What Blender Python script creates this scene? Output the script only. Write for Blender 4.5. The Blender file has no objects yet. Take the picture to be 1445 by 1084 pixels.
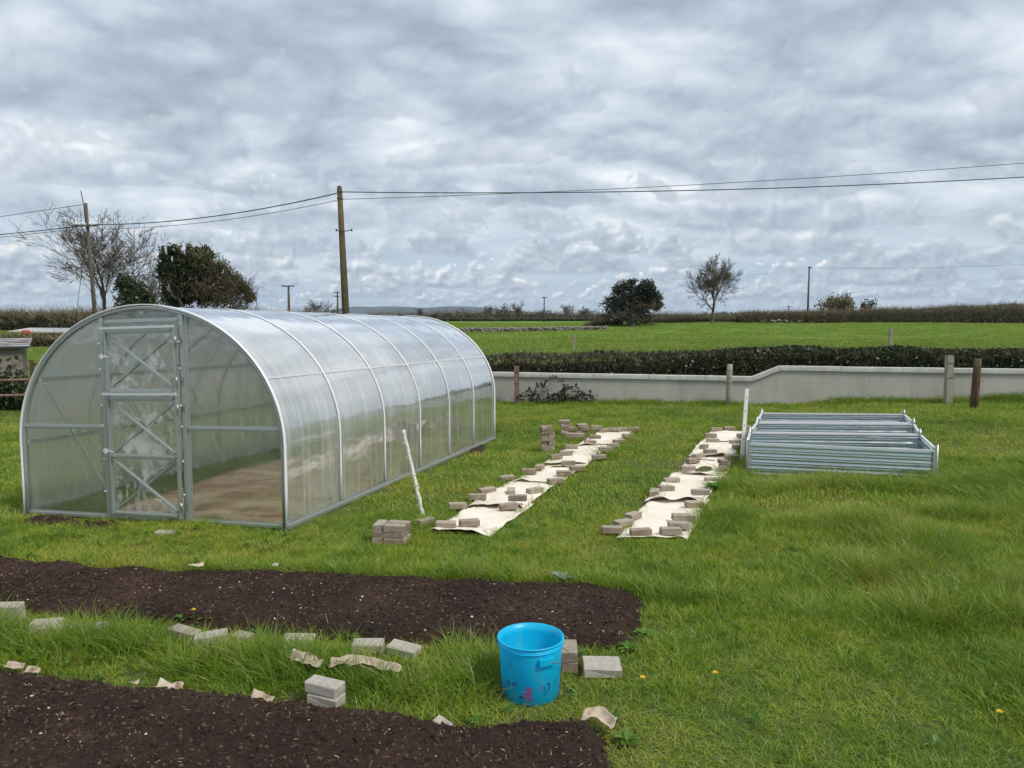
import bpy, bmesh, math, random
import numpy as np
from mathutils import Vector, Matrix
R = math.radians
PI = math.pi
random.seed(7)
RNG = np.random.default_rng(11)
SC = bpy.context.scene

# ------------------------------------------------------------------ camera
CAM_H = 1.95
FPX = 1085.0
HORIZON = 447.0
PITCH = math.atan((542 - HORIZON) / FPX)
cam_d = bpy.data.cameras.new('camera')
cam_d.sensor_fit = 'HORIZONTAL'
cam_d.sensor_width = 36.0
cam_d.lens = 36.0 * FPX / 1445.0
cam_d.clip_start = 0.05
cam_d.clip_end = 20000
cam = bpy.data.objects.new('camera', cam_d)
SC.collection.objects.link(cam)
cam.location = (0, 0, CAM_H)
cam.rotation_euler = (PI / 2 - PITCH, 0, 0)
SC.camera = cam

# ------------------------------------------------------------------ light
SUN_EL, SUN_AZ = 50.0, 128.0          # azimuth from +Y towards +X
SKY_GAIN = 0.60
EXPOSURE = 1.05
sun_d = bpy.data.lights.new('sun', 'SUN')
sun_d.energy = 1.5
sun_d.angle = R(14)
sun_d.color = (1.0, 0.93, 0.82)
sun = bpy.data.objects.new('sun', sun_d)
SC.collection.objects.link(sun)
sdir = Vector((math.sin(R(SUN_AZ)) * math.cos(R(SUN_EL)), math.cos(R(SUN_AZ)) * math.cos(R(SUN_EL)), math.sin(R(SUN_EL))))
sun.rotation_euler = (-sdir).to_track_quat('-Z', 'Y').to_euler()

SC.view_settings.view_transform = 'Standard'
SC.view_settings.look = 'None'
SC.view_settings.exposure = EXPOSURE
SC.view_settings.gamma = 1.0
SC.view_settings.use_curve_mapping = False
SC.cycles.max_bounces = 10
SC.cycles.transparent_max_bounces = 16
SC.cycles.transmission_bounces = 8
SC.cycles.glossy_bounces = 4
SC.cycles.diffuse_bounces = 3
SC.cycles.use_denoising = True


class NT:
    """small helper to wire node trees"""
    def __init__(self, tree):
        self.t = tree
        tree.nodes.clear()

    def n(self, typ, **kw):
        nd = self.t.nodes.new(typ)
        for k, v in kw.items():
            if k.startswith('i_'):
                key = k[2:]
                nd.inputs[int(key) if key.isdigit() else key.replace('_', ' ')].default_value = v
            else:
                setattr(nd, k, v)
        return nd

    def l(self, a, b):
        self.t.links.new(a, b)

    def val(self, x, sock):
        if isinstance(x, (int, float)):
            sock.default_value = x
        elif isinstance(x, (tuple, list)):
            if sock.type == 'RGBA' and len(x) == 3:
                x = (*x, 1)
            sock.default_value = x
        else:
            self.l(x, sock)

    def m(self, op, a, b=0.0, c=None, clamp=False):
        nd = self.n('ShaderNodeMath', operation=op, use_clamp=clamp)
        self.val(a, nd.inputs[0]); self.val(b, nd.inputs[1])
        if c is not None:
            self.val(c, nd.inputs[2])
        return nd.outputs[0]

    def v(self, op, a, b=(0, 0, 0), s=None):
        nd = self.n('ShaderNodeVectorMath', operation=op)
        self.val(a, nd.inputs[0]); self.val(b, nd.inputs[1])
        if s is not None:
            self.val(s, nd.inputs['Scale'])
        return nd.outputs[0]

    def noise(self, vec, scale, detail=4, rough=0.55, dist=0.0, lac=2.0):
        nd = self.n('ShaderNodeTexNoise')
        self.val(vec, nd.inputs['Vector'])
        nd.inputs['Scale'].default_value = scale
        nd.inputs['Detail'].default_value = detail
        nd.inputs['Roughness'].default_value = rough
        nd.inputs['Distortion'].default_value = dist
        nd.inputs['Lacunarity'].default_value = lac
        return nd.outputs['Fac']

    def mr(self, x, a, b, c=0.0, d=1.0, smooth=False):
        nd = self.n('ShaderNodeMapRange')
        nd.interpolation_type = 'SMOOTHSTEP' if smooth else 'LINEAR'
        self.val(x, nd.inputs['Value'])
        for k, q in zip((1, 2, 3, 4), (a, b, c, d)):
            self.val(q, nd.inputs[k])
        return nd.outputs['Result']

    def mix(self, f, a, b):
        nd = self.n('ShaderNodeMix', data_type='RGBA')
        self.val(f, nd.inputs['Factor'])
        self.val(a, nd.inputs[6]); self.val(b, nd.inputs[7])
        return nd.outputs[2]

    def ramp(self, f, stops):
        nd = self.n('ShaderNodeValToRGB')
        el = nd.color_ramp.elements
        while len(el) > 1:
            el.remove(el[-1])
        el[0].position = stops[0][0]; el[0].color = (*stops[0][1], 1)
        for p, c in stops[1:]:
            e = el.new(p); e.color = (*c, 1)
        self.val(f, nd.inputs[0])
        return nd.outputs[0]

    def bump(self, h, strength=0.3, dist=0.01, normal=None):
        nd = self.n('ShaderNodeBump')
        nd.inputs['Strength'].default_value = strength
        nd.inputs['Distance'].default_value = dist
        self.val(h, nd.inputs['Height'])
        if normal is not None:
            self.l(normal, nd.inputs['Normal'])
        return nd.outputs[0]


# ------------------------------------------------------------------ clouds
_G = np.random.default_rng(42).random((512, 512)) * 6.2832
_GX, _GY = np.cos(_G).astype(np.float32), np.sin(_G).astype(np.float32)


def gnoise(x, y):
    xf = np.floor(x); yf = np.floor(y)
    xi = xf.astype(np.int32); yi = yf.astype(np.int32)
    fx = (x - xf).astype(np.float32); fy = (y - yf).astype(np.float32)
    x0 = xi & 511; x1 = (xi + 1) & 511; y0 = yi & 511; y1 = (yi + 1) & 511

    def gr(a, b, u, v): return _GX[a, b] * u + _GY[a, b] * v
    u = fx * fx * fx * (fx * (fx * 6 - 15) + 10); v = fy * fy * fy * (fy * (fy * 6 - 15) + 10)
    n0 = gr(x0, y0, fx, fy); n0 += u * (gr(x1, y0, fx - 1, fy) - n0)
    n1 = gr(x0, y1, fx, fy - 1); n1 += u * (gr(x1, y1, fx - 1, fy - 1) - n1)
    return (n0 + v * (n1 - n0)) * 1.5


def gfb(x, y, o=5, gain=0.5, billow=False):
    r = 0.0; a = 1.0; t = 0.0; s = 1.0
    for k in range(o):
        n = gnoise(x * s + 13.7 * k, y * s + 31.1 * k)
        if billow: n = 0.62 - np.abs(n) * 1.9
        r = r + a * n; t += a; a *= gain; s *= 2.07
    return r / t


def ss(a, b, x):
    t = np.clip((x - a) / (b - a), 0, 1)
    return t * t * (3 - 2 * t)


def lerp(a, b, t): return a + (b - a) * t[..., None]


def cramp(t, stops):
    xs = [s[0] for s in stops]
    return np.stack([np.interp(t, xs, [s[1][k] for s in stops]) for k in range(3)], -1)


def sky_colour(az, el):
    """display-linear radiance of the cloudy sky; az from +Y to +X, el above the horizon (radians)"""
    e = np.maximum(el, 0)
    dx = np.sin(az) * np.cos(e); dy = np.cos(az) * np.cos(e); dz = np.sin(e)
    den = dz + 0.26
    X = dx / den; Y = dy / den
    c, s = math.cos(0.22), math.sin(0.22)
    U = (X * c - Y * s) * 1.75; V = (X * s + Y * c) * 2.25
    wx = gfb(U * 0.9 + 3, V * 0.9 + 8, 3) * 0.13; wy = gfb(U * 0.9 + 23, V * 0.9 + 1, 3) * 0.13
    U = U + wx; V = V + wy
    big = gfb(U * 0.30 + 9.2, V * 0.34 + 2.1, 3)
    mid = gfb(U * 1.05 + 1.2, V * 1.05 + 7.1, 6, 0.52)
    b2 = gfb((U + 0.10) * 1.45 + 11.2, (V - 0.16) * 1.25 + 4.1, 4, 0.50, True)
    bil = gfb(U * 1.45 + 11.2, V * 1.25 + 4.1, 5, 0.50, True)
    tau = 0.16 + 0.42 * big + 0.46 * mid + 0.52 * bil + 0.10 * ss(0.1, 0.7, az)
    tone = np.exp(-1.85 * np.clip(tau + 0.02, 0, 2)) + 0.07 + 0.55 * (bil - b2)
    deck = cramp(tone, [(0.0, (0.22, 0.255, 0.305)), (0.22, (0.295, 0.345, 0.405)), (0.42, (0.375, 0.435, 0.51)), (0.62, (0.50, 0.565, 0.64)), (0.82, (0.625, 0.68, 0.74)), (1.0, (0.78, 0.81, 0.84))])
    # thin pale-blue air and veils low down
    veil = gfb(az * 3.0 + 40, e * 26, 5, 0.55)
    low = cramp(veil, [(-0.35, (0.36, 0.465, 0.59)), (0.0, (0.44, 0.53, 0.63)), (0.3, (0.56, 0.635, 0.70))])
    col = lerp(deck, low, 1 - ss(math.radians(2.0), math.radians(9.5), e + 0.03 * mid))
    # rows of cumulus, farthest first
    deg = math.radians
    rows = [(0.15, 0.8), (0.7, 1.1), (1.4, 1.5), (2.3, 1.9), (3.3, 2.3), (4.6, 2.8), (6.3, 3.4), (8.4, 4.0), (11.0, 4.6), (14.5, 5.2)]
    for i, (b, h) in enumerate(rows):
        far = i / (len(rows) - 1.0)
        bb, hh = deg(b), deg(h)
        base = bb + hh * 0.22 * gfb(az * 5.0 / (0.4 + h * .3) + 7 * i, az * 0 + 3.3 * i, 3)
        t = (e - base) / hh
        m = (t > -0.25) & (t < 1.9)
        if not m.any(): continue
        ta = t[m]; A = az[m]; E = e[m]

        def dens(A, ta, o):
            x = A / hh
            env = gfb(x * 0.30 + 17.3 * i, ta * 0.12 + 5 * i, 3)
            lump = gfb(x * 0.85 + 3.7 * i + 0.15 * gnoise(x * 2, ta * 2), ta * 1.05 + 9.1 * i, o, 0.55, True)
            fine = gfb(x * 0.9 + 33.7 * i, ta * 1.4, o, 0.5)
            return 0.30 + 0.9 * env + 0.62 * lump + 0.16 * fine - 0.60 * np.maximum(ta, 0) ** 1.25 - (0.04 + 0.13 * far) - 2.5 * np.maximum(-ta, 0)
        d = dens(A, ta, 4 if i < 6 else 5)
        al = ss(0.0, 0.10 + 0.12 * far, d) * ss(-0.22, 0.05, ta)
        al *= 1 - 0.60 * far ** 2
        d2 = dens(A - hh * 0.10, ta + 0.17, 3 if i < 6 else 4)
        lit = (d - d2) * 1.25 + 0.30 * ta
        edge = np.exp(-np.maximum(d, 0) / 0.10)
        glow = gfb(A * 1.7 + 2.2 * i, E * 5 + i, 2) * 0.9 + 0.5
        L = 0.34 + lit * (0.95 - 0.25 * far) + 0.16 * edge + (0.32 * glow - 0.20) * (1 - 0.55 * far) - 0.10 * far
        cc = cramp(L, [(0.0, (0.27, 0.325, 0.40)), (0.3, (0.36, 0.42, 0.50)), (0.55, (0.47, 0.53, 0.605)), (0.8, (0.66, 0.705, 0.745)), (1.05, (0.90, 0.885, 0.85))])
        if i >= 6: cc = cc * (1 - 0.02 * (i - 5))
        col[m] = col[m] * (1 - al[:, None]) + cc * al[:, None]
    hz = np.exp(-e / deg(0.9))
    col = lerp(col, np.broadcast_to(np.array([0.53, 0.62, 0.70]), col.shape), 0.6 * hz)
    return col


# ------------------------------------------------------------------ sky
world = bpy.data.worlds.new('World')
SC.world = world
world.use_nodes = True
w = NT(world.node_tree)
tc = w.n('ShaderNodeTexCoord')
D = w.v('NORMALIZE', tc.outputs['Generated'])
sep = w.n('ShaderNodeSeparateXYZ'); w.l(D, sep.inputs[0])
dx, dy, dz = sep.outputs
el = w.m('ARCSINE', w.m('MAXIMUM', dz, 0.0))
nish = w.n('ShaderNodeTexSky', sky_type='NISHITA')
nish.sun_disc = False
nish.sun_elevation = R(SUN_EL)
nish.sun_rotation = R(SUN_AZ)
nish.air_density = 1.2
nish.dust_density = 2.0
bg1 = w.n('ShaderNodeBackground'); w.l(nish.outputs[0], bg1.inputs[0]); bg1.inputs[1].default_value = 0.07
# the cloud deck is computed once below (numpy) and stored in az/el coordinates, finer towards +Y and the horizon
SW, SH = 2700, 860
az_ = np.tan((np.arange(SW) + 0.5 - SW / 2) / (SW / 2) * math.atan(1.2 * PI)) / 1.2
el_ = ((np.arange(SH) + 0.5) / SH) ** 2 * PI / 2
AZ, EL = np.meshgrid(az_, el_)
buf = np.ones((SH, SW, 4), np.float32)
buf[..., :3] = sky_colour(AZ, EL)
img = bpy.data.images.new('cloud_deck', SW, SH, float_buffer=True, is_data=True)
img.pixels.foreach_set(buf.ravel()); img.update(); img.pack()
uu = w.m('ADD', 0.5, w.m('MULTIPLY', w.m('ARCTANGENT', w.m('MULTIPLY', w.m('ARCTAN2', dx, dy), 1.2)), 0.5 / math.atan(1.2 * PI)))
vv = w.m('POWER', w.m('DIVIDE', el, PI / 2), 0.5)
cc = w.n('ShaderNodeCombineXYZ'); w.l(uu, cc.inputs[0]); w.l(vv, cc.inputs[1])
ti = w.n('ShaderNodeTexImage', extension='EXTEND', interpolation='Cubic'); ti.image = img
w.l(cc.outputs[0], ti.inputs[0])
cloud = ti.outputs[0]
bg2 = w.n('ShaderNodeBackground'); w.l(cloud, bg2.inputs[0]); bg2.inputs[1].default_value = SKY_GAIN
mx = w.n('ShaderNodeMixShader'); mx.inputs[0].default_value = 0.93; w.l(bg1.outputs[0], mx.inputs[1]); w.l(bg2.outputs[0], mx.inputs[2])
wo = w.n('ShaderNodeOutputWorld'); w.l(mx.outputs[0], wo.inputs[0])
world.cycles.sampling_method = 'MANUAL'
world.cycles.sample_map_resolution = 256

# ------------------------------------------------------------------ numpy noise
_perm = np.random.default_rng(3).random((256, 256))


def vnoise(x, y):
    x = np.asarray(x, float); y = np.asarray(y, float)
    xi = np.floor(x).astype(int); yi = np.floor(y).astype(int)
    fx = x - xi; fy = y - yi
    fx = fx * fx * (3 - 2 * fx); fy = fy * fy * (3 - 2 * fy)
    a = _perm[xi & 255, yi & 255]; b = _perm[(xi + 1) & 255, yi & 255]
    c = _perm[xi & 255, (yi + 1) & 255]; d = _perm[(xi + 1) & 255, (yi + 1) & 255]
    return (a * (1 - fx) + b * fx) * (1 - fy) + (c * (1 - fx) + d * fx) * fy - 0.5


def fb(x, y, s, o=4, g=0.5):
    r = 0; a = 1; t = 0
    for k in range(o):
        r = r + a * vnoise(x * s + 17.3 * k, y * s - 9.1 * k); t += a; a *= g; s = s * 2.03
    return r / t * 2


# ------------------------------------------------------------------ ground height
_cp = np.array([(0, 3, 0), (-3, 3, 0), (3, 3, 0), (6, 4, 0.02), (-2, 7, 0), (-5, 7.6, -.09), (-0.4, 12.3, -.1), (-4, 13.5, -.17), (2, 10, -.03), (2, 7, 0),
                (5, 9, 0), (8, 9, .07), (0, 18, -.06), (5, 17, .02), (8.5, 16.5, .15), (10.5, 15.8, .28), (9.8, 14, .2), (-9, 8, -.15), (-10, 16, -.25), (14, 12, .3), (5, 12, 0), (-14, 20, -.2), (-5, 20, -.12)], float)


def sstep(a, b, x):
    t = np.clip((x - a) / (b - a), 0, 1)
    return t * t * (3 - 2 * t)


def g(x, y):
    x = np.asarray(x, float); y = np.asarray(y, float)
    sw = 0; s = 0
    for cx, cy, cz in _cp:
        q = 1.0 / ((x - cx) ** 2 + (y - cy) ** 2 + 0.6) ** 1.6
        sw = sw + q; s = s + q * cz
    near = s / sw + 0.012 * fb(x, y, 0.9, 2) * sstep(3, 6, y)
    far = np.interp(y, [20, 24, 45, 130, 250, 9000], [-.1, 0, 0, 1.0, 1.0, 1.0]) + 0.25 * fb(x, y, 0.03, 2) * sstep(45, 90, y) * (1 - sstep(200, 300, y))
    t = sstep(19.5, 24, y)
    return near * (1 - t) + far * t


def ray(px, py):
    a = (px - 722.5) / FPX; b = -(py - 542) / FPX
    return np.array([a, math.cos(PITCH) + b * math.sin(PITCH), -math.sin(PITCH) + b * math.cos(PITCH)])


def gp(px, py, h=0.0):
    """ground point under a pixel of the photograph (h above ground)"""
    d = ray(px, py); z = 0.0
    for _ in range(30):
        t = (z + h - CAM_H) / d[2]
        z = 0.5 * z + 0.5 * float(g(d[0] * t, d[1] * t))
    return Vector((d[0] * t, d[1] * t, float(g(d[0] * t, d[1] * t))))


def atY(px, py, Y):
    d = ray(px, py); t = Y / d[1]
    return Vector((d[0] * t, Y, CAM_H + d[2] * t))


# ------------------------------------------------------------------ object helpers
COL = SC.collection


def tag(o, label=None, cat=None, group=None, kind=None):
    if label: o['label'] = label
    if cat: o['category'] = cat
    if group: o['group'] = group
    if kind: o['kind'] = kind
    return o


def empty(name, loc=(0, 0, 0), rz=0.0, **kw):
    o = bpy.data.objects.new(name, None); COL.objects.link(o)
    o.location = loc; o.rotation_euler = (0, 0, rz); o.empty_display_size = 0.2
    return tag(o, **kw)


def link(name, me, mat=None, parent=None, loc=None):
    o = bpy.data.objects.new(name, me); COL.objects.link(o)
    if mat is not None and not me.materials: me.materials.append(mat)
    if parent is not None: o.parent = parent
    if loc is not None: o.location = loc
    return o


def npmesh(name, V, F, attrs=None, smooth=False):
    me = bpy.data.meshes.new(name)
    V = np.asarray(V, np.float32); F = np.asarray(F, np.int32)
    k = F.shape[1]
    me.vertices.add(len(V)); me.vertices.foreach_set('co', V.ravel())
    me.loops.add(F.size); me.loops.foreach_set('vertex_index', F.ravel())
    me.polygons.add(len(F)); me.polygons.foreach_set('loop_start', np.arange(0, F.size, k, dtype=np.int32))
    me.update(calc_edges=True)
    if attrs:
        for an, arr in attrs.items():
            at_ = me.attributes.new(an, 'FLOAT', 'POINT'); at_.data.foreach_set('value', np.asarray(arr, np.float32))
    if smooth:
        me.polygons.foreach_set('use_smooth', np.ones(len(F), bool))
    me.validate()
    return me


class MB:
    def __init__(s):
        s.v = []; s.f = []; s.sm = []

    def add(s, vs, fs, smooth=False):
        n = len(s.v); s.v += [tuple(v) for v in vs]; s.f += [tuple(i + n for i in f) for f in fs]; s.sm += [smooth] * len(fs)

    def box(s, c, d, M=None):
        x, y, z = d[0] / 2, d[1] / 2, d[2] / 2
        vs = [Vector((a * x, b * y, e * z)) for a in (-1, 1) for b in (-1, 1) for e in (-1, 1)]
        if M is not None: vs = [M @ v for v in vs]
        vs = [v + Vector(c) for v in vs]
        s.add(vs, [(0, 1, 3, 2), (4, 6, 7, 5), (0, 4, 5, 1), (2, 3, 7, 6), (0, 2, 6, 4), (1, 5, 7, 3)])
        return s

    def bar(s, a, b, w_, t_, up=(0, 0, 1)):
        """rectangular bar from a to b, w_ across, t_ along the 'up' side"""
        a = Vector(a); b = Vector(b); d = (b - a)
        L = d.length; d.normalize(); u = Vector(up)
        sx = d.cross(u)
        if sx.length < 1e-4: sx = d.cross(Vector((1, 0, 0)))
        sx.normalize(); uu = sx.cross(d)
        vs = []
        for p in (a, b):
            for i, j in ((-1, -1), (1, -1), (1, 1), (-1, 1)):
                vs.append(p + sx * i * w_ / 2 + uu * j * t_ / 2)
        s.add(vs, [(0, 3, 2, 1), (4, 5, 6, 7), (0, 1, 5, 4), (1, 2, 6, 5), (2, 3, 7, 6), (3, 0, 4, 7)])
        return s

    def hat(s, a, b, w_, t_, up):
        """hat-section profile: a wide flange plus a raised ridge"""
        u = Vector(up).normalized()
        s.bar(a, b, w_, t_ * 0.25, up)
        s.bar(Vector(a) + u * t_ * 0.5, Vector(b) + u * t_ * 0.5, w_ * 0.42, t_ * 0.75 - 0.001, up)
        return s

    def tube(s, pts, rs, n=8, cap=True, smooth=True):
        pts = [Vector(p) for p in pts]
        if isinstance(rs, (int, float)): rs = [rs] * len(pts)
        vs = []; fs = []
        ref = None
        for i, p in enumerate(pts):
            d = (pts[min(i + 1, len(pts) - 1)] - pts[max(i - 1, 0)])
            d = d.normalized() if d.length > 1e-9 else Vector((0, 0, 1))
            if ref is None:
                ref = d.cross(Vector((0, 0, 1)));
                if ref.length < 0.05: ref = d.cross(Vector((1, 0, 0)))
            ref = (ref - d * ref.dot(d)).normalized(); o = d.cross(ref)
            for k in range(n):
                a = 2 * PI * k / n
                vs.append(p + (ref * math.cos(a) + o * math.sin(a)) * rs[i])
        for i in range(len(pts) - 1):
            for k in range(n):
                fs.append((i * n + k, i * n + (k + 1) % n, (i + 1) * n + (k + 1) % n, (i + 1) * n + k))
        if cap:
            fs.append(tuple(range(n))[::-1]); fs.append(tuple((len(pts) - 1) * n + k for k in range(n)))
        s.add(vs, fs, smooth)
        return s

    def lathe(s, prof, n=40, c=(0, 0, 0)):
        vs = []; fs = []
        for r, z in prof:
            for k in range(n):
                a = 2 * PI * k / n
                vs.append((c[0] + r * math.cos(a), c[1] + r * math.sin(a), c[2] + z))
        for i in range(len(prof) - 1):
            for k in range(n):
                fs.append((i * n + k, i * n + (k + 1) % n, (i + 1) * n + (k + 1) % n, (i + 1) * n + k))
        s.add(vs, fs, True)
        return s

    def mesh(s, name):
        me = bpy.data.meshes.new(name)
        me.from_pydata(s.v, [], s.f); me.update()
        me.polygons.foreach_set('use_smooth', s.sm)
        return me

    def build(s, name, mat=None, parent=None, **kw):
        return tag(link(name, s.mesh(name), mat, parent), **kw)


def mat(name, fn):
    m_ = bpy.data.materials.new(name); m_.use_nodes = True
    t = NT(m_.node_tree)
    out = t.n('ShaderNodeOutputMaterial')
    sh = fn(t)
    t.l(sh, out.inputs[0])
    return m_


def pbr(t, color, rough=0.8, metal=0.0, normal=None, spec=0.5, **kw):
    b = t.n('ShaderNodeBsdfPrincipled')
    t.val(color, b.inputs['Base Color']); t.val(rough, b.inputs['Roughness']); t.val(metal, b.inputs['Metallic'])
    b.inputs['Specular IOR Level'].default_value = spec
    if normal is not None: t.l(normal, b.inputs['Normal'])
    for k, v_ in kw.items():
        t.val(v_, b.inputs[k.replace('_', ' ')])
    return b.outputs[0]


def gpos(t): return t.n('ShaderNodeNewGeometry').outputs['Position']
def opos(t): return t.n('ShaderNodeTexCoord').outputs['Object']
def orand(t): return t.n('ShaderNodeObjectInfo').outputs['Random']
def attr(t, n_): return t.n('ShaderNodeAttribute', attribute_name=n_).outputs['Fac']


# ------------------------------------------------------------------ materials
def grass_color(t, far=False):
    P = gpos(t)
    n1 = t.noise(P, 0.42, 4, 0.55); n2 = t.noise(t.v('ADD', P, (31, 7, 0)), 1.7, 4, 0.6); n3 = t.noise(t.v('ADD', P, (3, 57, 0)), 5.5, 3, 0.6)
    k = t.m('ADD', t.m('MULTIPLY', n1, 0.40), t.m('ADD', t.m('MULTIPLY', n2, 0.32), t.m('MULTIPLY', n3, 0.28)))
    c = t.ramp(k, [(0.39, (0.090, 0.200, 0.014)), (0.45, (0.190, 0.345, 0.022)), (0.51, (0.35, 0.47, 0.034)), (0.58, (0.54, 0.53, 0.085))])
    return c, k


def _blade(t, deep=0.0):
    c, k = grass_color(t)
    if deep: c = t.mix(deep, c, (0.085, 0.20, 0.022))
    a = attr(t, 'c'); ir = orand(t)
    c = t.mix(t.mr(a, 0.0, 1.0, 0.0, 0.75), c, (0.070, 0.165, 0.016))
    c = t.mix(t.m('MULTIPLY', ir, 0.35), c, (0.27, 0.33, 0.05))
    straw = t.m('GREATER_THAN', t.m('ADD', a, t.mr(k, 0.4, 0.7, -0.05, 0.08)), 0.915)
    c = t.mix(straw, c, (0.36, 0.31, 0.14))
    d = t.n('ShaderNodeBsdfDiffuse'); t.l(c, d.inputs[0])
    tr = t.n('ShaderNodeBsdfTranslucent'); t.l(t.mix(0.5, c, (0.22, 0.30, 0.03)), tr.inputs[0])
    gl = t.n('ShaderNodeBsdfGlossy'); gl.inputs[0].default_value = (1, 1, 1, 1); gl.inputs['Roughness'].default_value = 0.42
    m1 = t.n('ShaderNodeMixShader'); m1.inputs[0].default_value = 0.38; t.l(d.outputs[0], m1.inputs[1]); t.l(tr.outputs[0], m1.inputs[2])
    m2 = t.n('ShaderNodeMixShader'); m2.inputs[0].default_value = 0.022; t.l(m1.outputs[0], m2.inputs[1]); t.l(gl.outputs[0], m2.inputs[2])
    return m2.outputs[0]


M_blade = mat('grass_blade', _blade)
M_bladel = mat('long_grass_blade', lambda t: _blade(t, 0.42))


def _ground(t):
    P = gpos(t)
    c, k = grass_color(t)
    sp = t.n('ShaderNodeSeparateXYZ'); t.l(P, sp.inputs[0])
    far = t.mr(sp.outputs[1], 17, 60, 0.0, 1.0)
    soil = t.mix(t.noise(P, 9, 4), (0.045, 0.055, 0.020), (0.11, 0.13, 0.042))
    fine = t.noise(P, 2.6, 6, 0.65)
    fc = t.ramp(t.m('ADD', t.m('MULTIPLY', fine, 0.5), t.m('MULTIPLY', t.noise(P, 0.11, 5, 0.6), 0.5)), [(0.38, (0.055, 0.125, 0.016)), (0.50, (0.100, 0.190, 0.024)), (0.62, (0.17, 0.245, 0.042))])
    vfar = t.mr(sp.outputs[1], 180, 500, 0.0, 1.0)
    fc = t.mix(vfar, fc, (0.05, 0.07, 0.04))
    col = t.mix(far, soil, fc)
    bm = t.bump(t.noise(P, 1.6, 6, 0.7), 0.9, 0.10)
    return pbr(t, col, 0.95, normal=bm, spec=0.1)


M_ground = mat('ground_turf', _ground)


def _soil(t):
    P = gpos(t)
    n = t.noise(P, 28, 6, 0.7); n2 = t.noise(P, 1.6, 4, 0.6)
    c = t.ramp(t.m('ADD', t.m('MULTIPLY', n, 0.55), t.m('MULTIPLY', n2, 0.45)), [(0.36, (0.011, 0.0062, 0.0046)), (0.52, (0.034, 0.0185, 0.0130)), (0.68, (0.084, 0.050, 0.035))])
    return pbr(t, c, 0.92, normal=t.bump(t.m('ADD', n, t.m('MULTIPLY', t.noise(P, 90, 4, 0.7), 0.5)), 1.0, 0.02), spec=0.25)


M_soil = mat('dark_compost', _soil)


def _earth(t):
    P = gpos(t)
    n = t.noise(t.v('MULTIPLY', P, (0.55, 1.6, 1)), 2.2, 6, 0.65)
    c = t.ramp(n, [(0.40, (0.26, 0.155, 0.085)), (0.5, (0.60, 0.41, 0.25)), (0.60, (0.80, 0.62, 0.42))])
    return pbr(t, c, 0.95, normal=t.bump(t.noise(P, 14, 6, 0.7), 1.0, 0.03), spec=0.15)


M_earth = mat('tan_earth', _earth)


def _galv(t, base=(0.50, 0.54, 0.53), r0=0.34, mt=0.75, bs=0.04):
    P = opos(t)
    vo = t.n('ShaderNodeTexVoronoi'); vo.inputs['Scale'].default_value = 55; t.l(P, vo.inputs['Vector'])
    s = t.noise(P, 6, 4)
    c = t.mix(t.mr(vo.outputs['Color'], 0, 1, 0, 0.35), base, tuple(x * 0.78 for x in base))
    c = t.mix(t.mr(s, 0.45, 0.7, 0, 0.35), c, tuple(x * 0.8 for x in base))
    return pbr(t, c, t.mr(s, 0.3, 0.7, r0, r0 + 0.15), mt, normal=t.bump(s, bs, 0.003) if bs else None)


M_galv = mat('galvanised_steel', lambda t: _galv(t))
M_galvs = mat('galvanised_sheet', lambda t: _galv(t, (0.70, 0.76, 0.78), 0.11, 0.95, 0.0))
M_trim = mat('bright_edge_trim', lambda t: pbr(t, (0.72, 0.74, 0.76), 0.38, 0.4, normal=t.bump(t.noise(opos(t), 12, 3), 0.1, 0.003)))


M_strap = mat('pale_strap', lambda t: pbr(t, (0.72, 0.74, 0.76), 0.45, 0.0))


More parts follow.
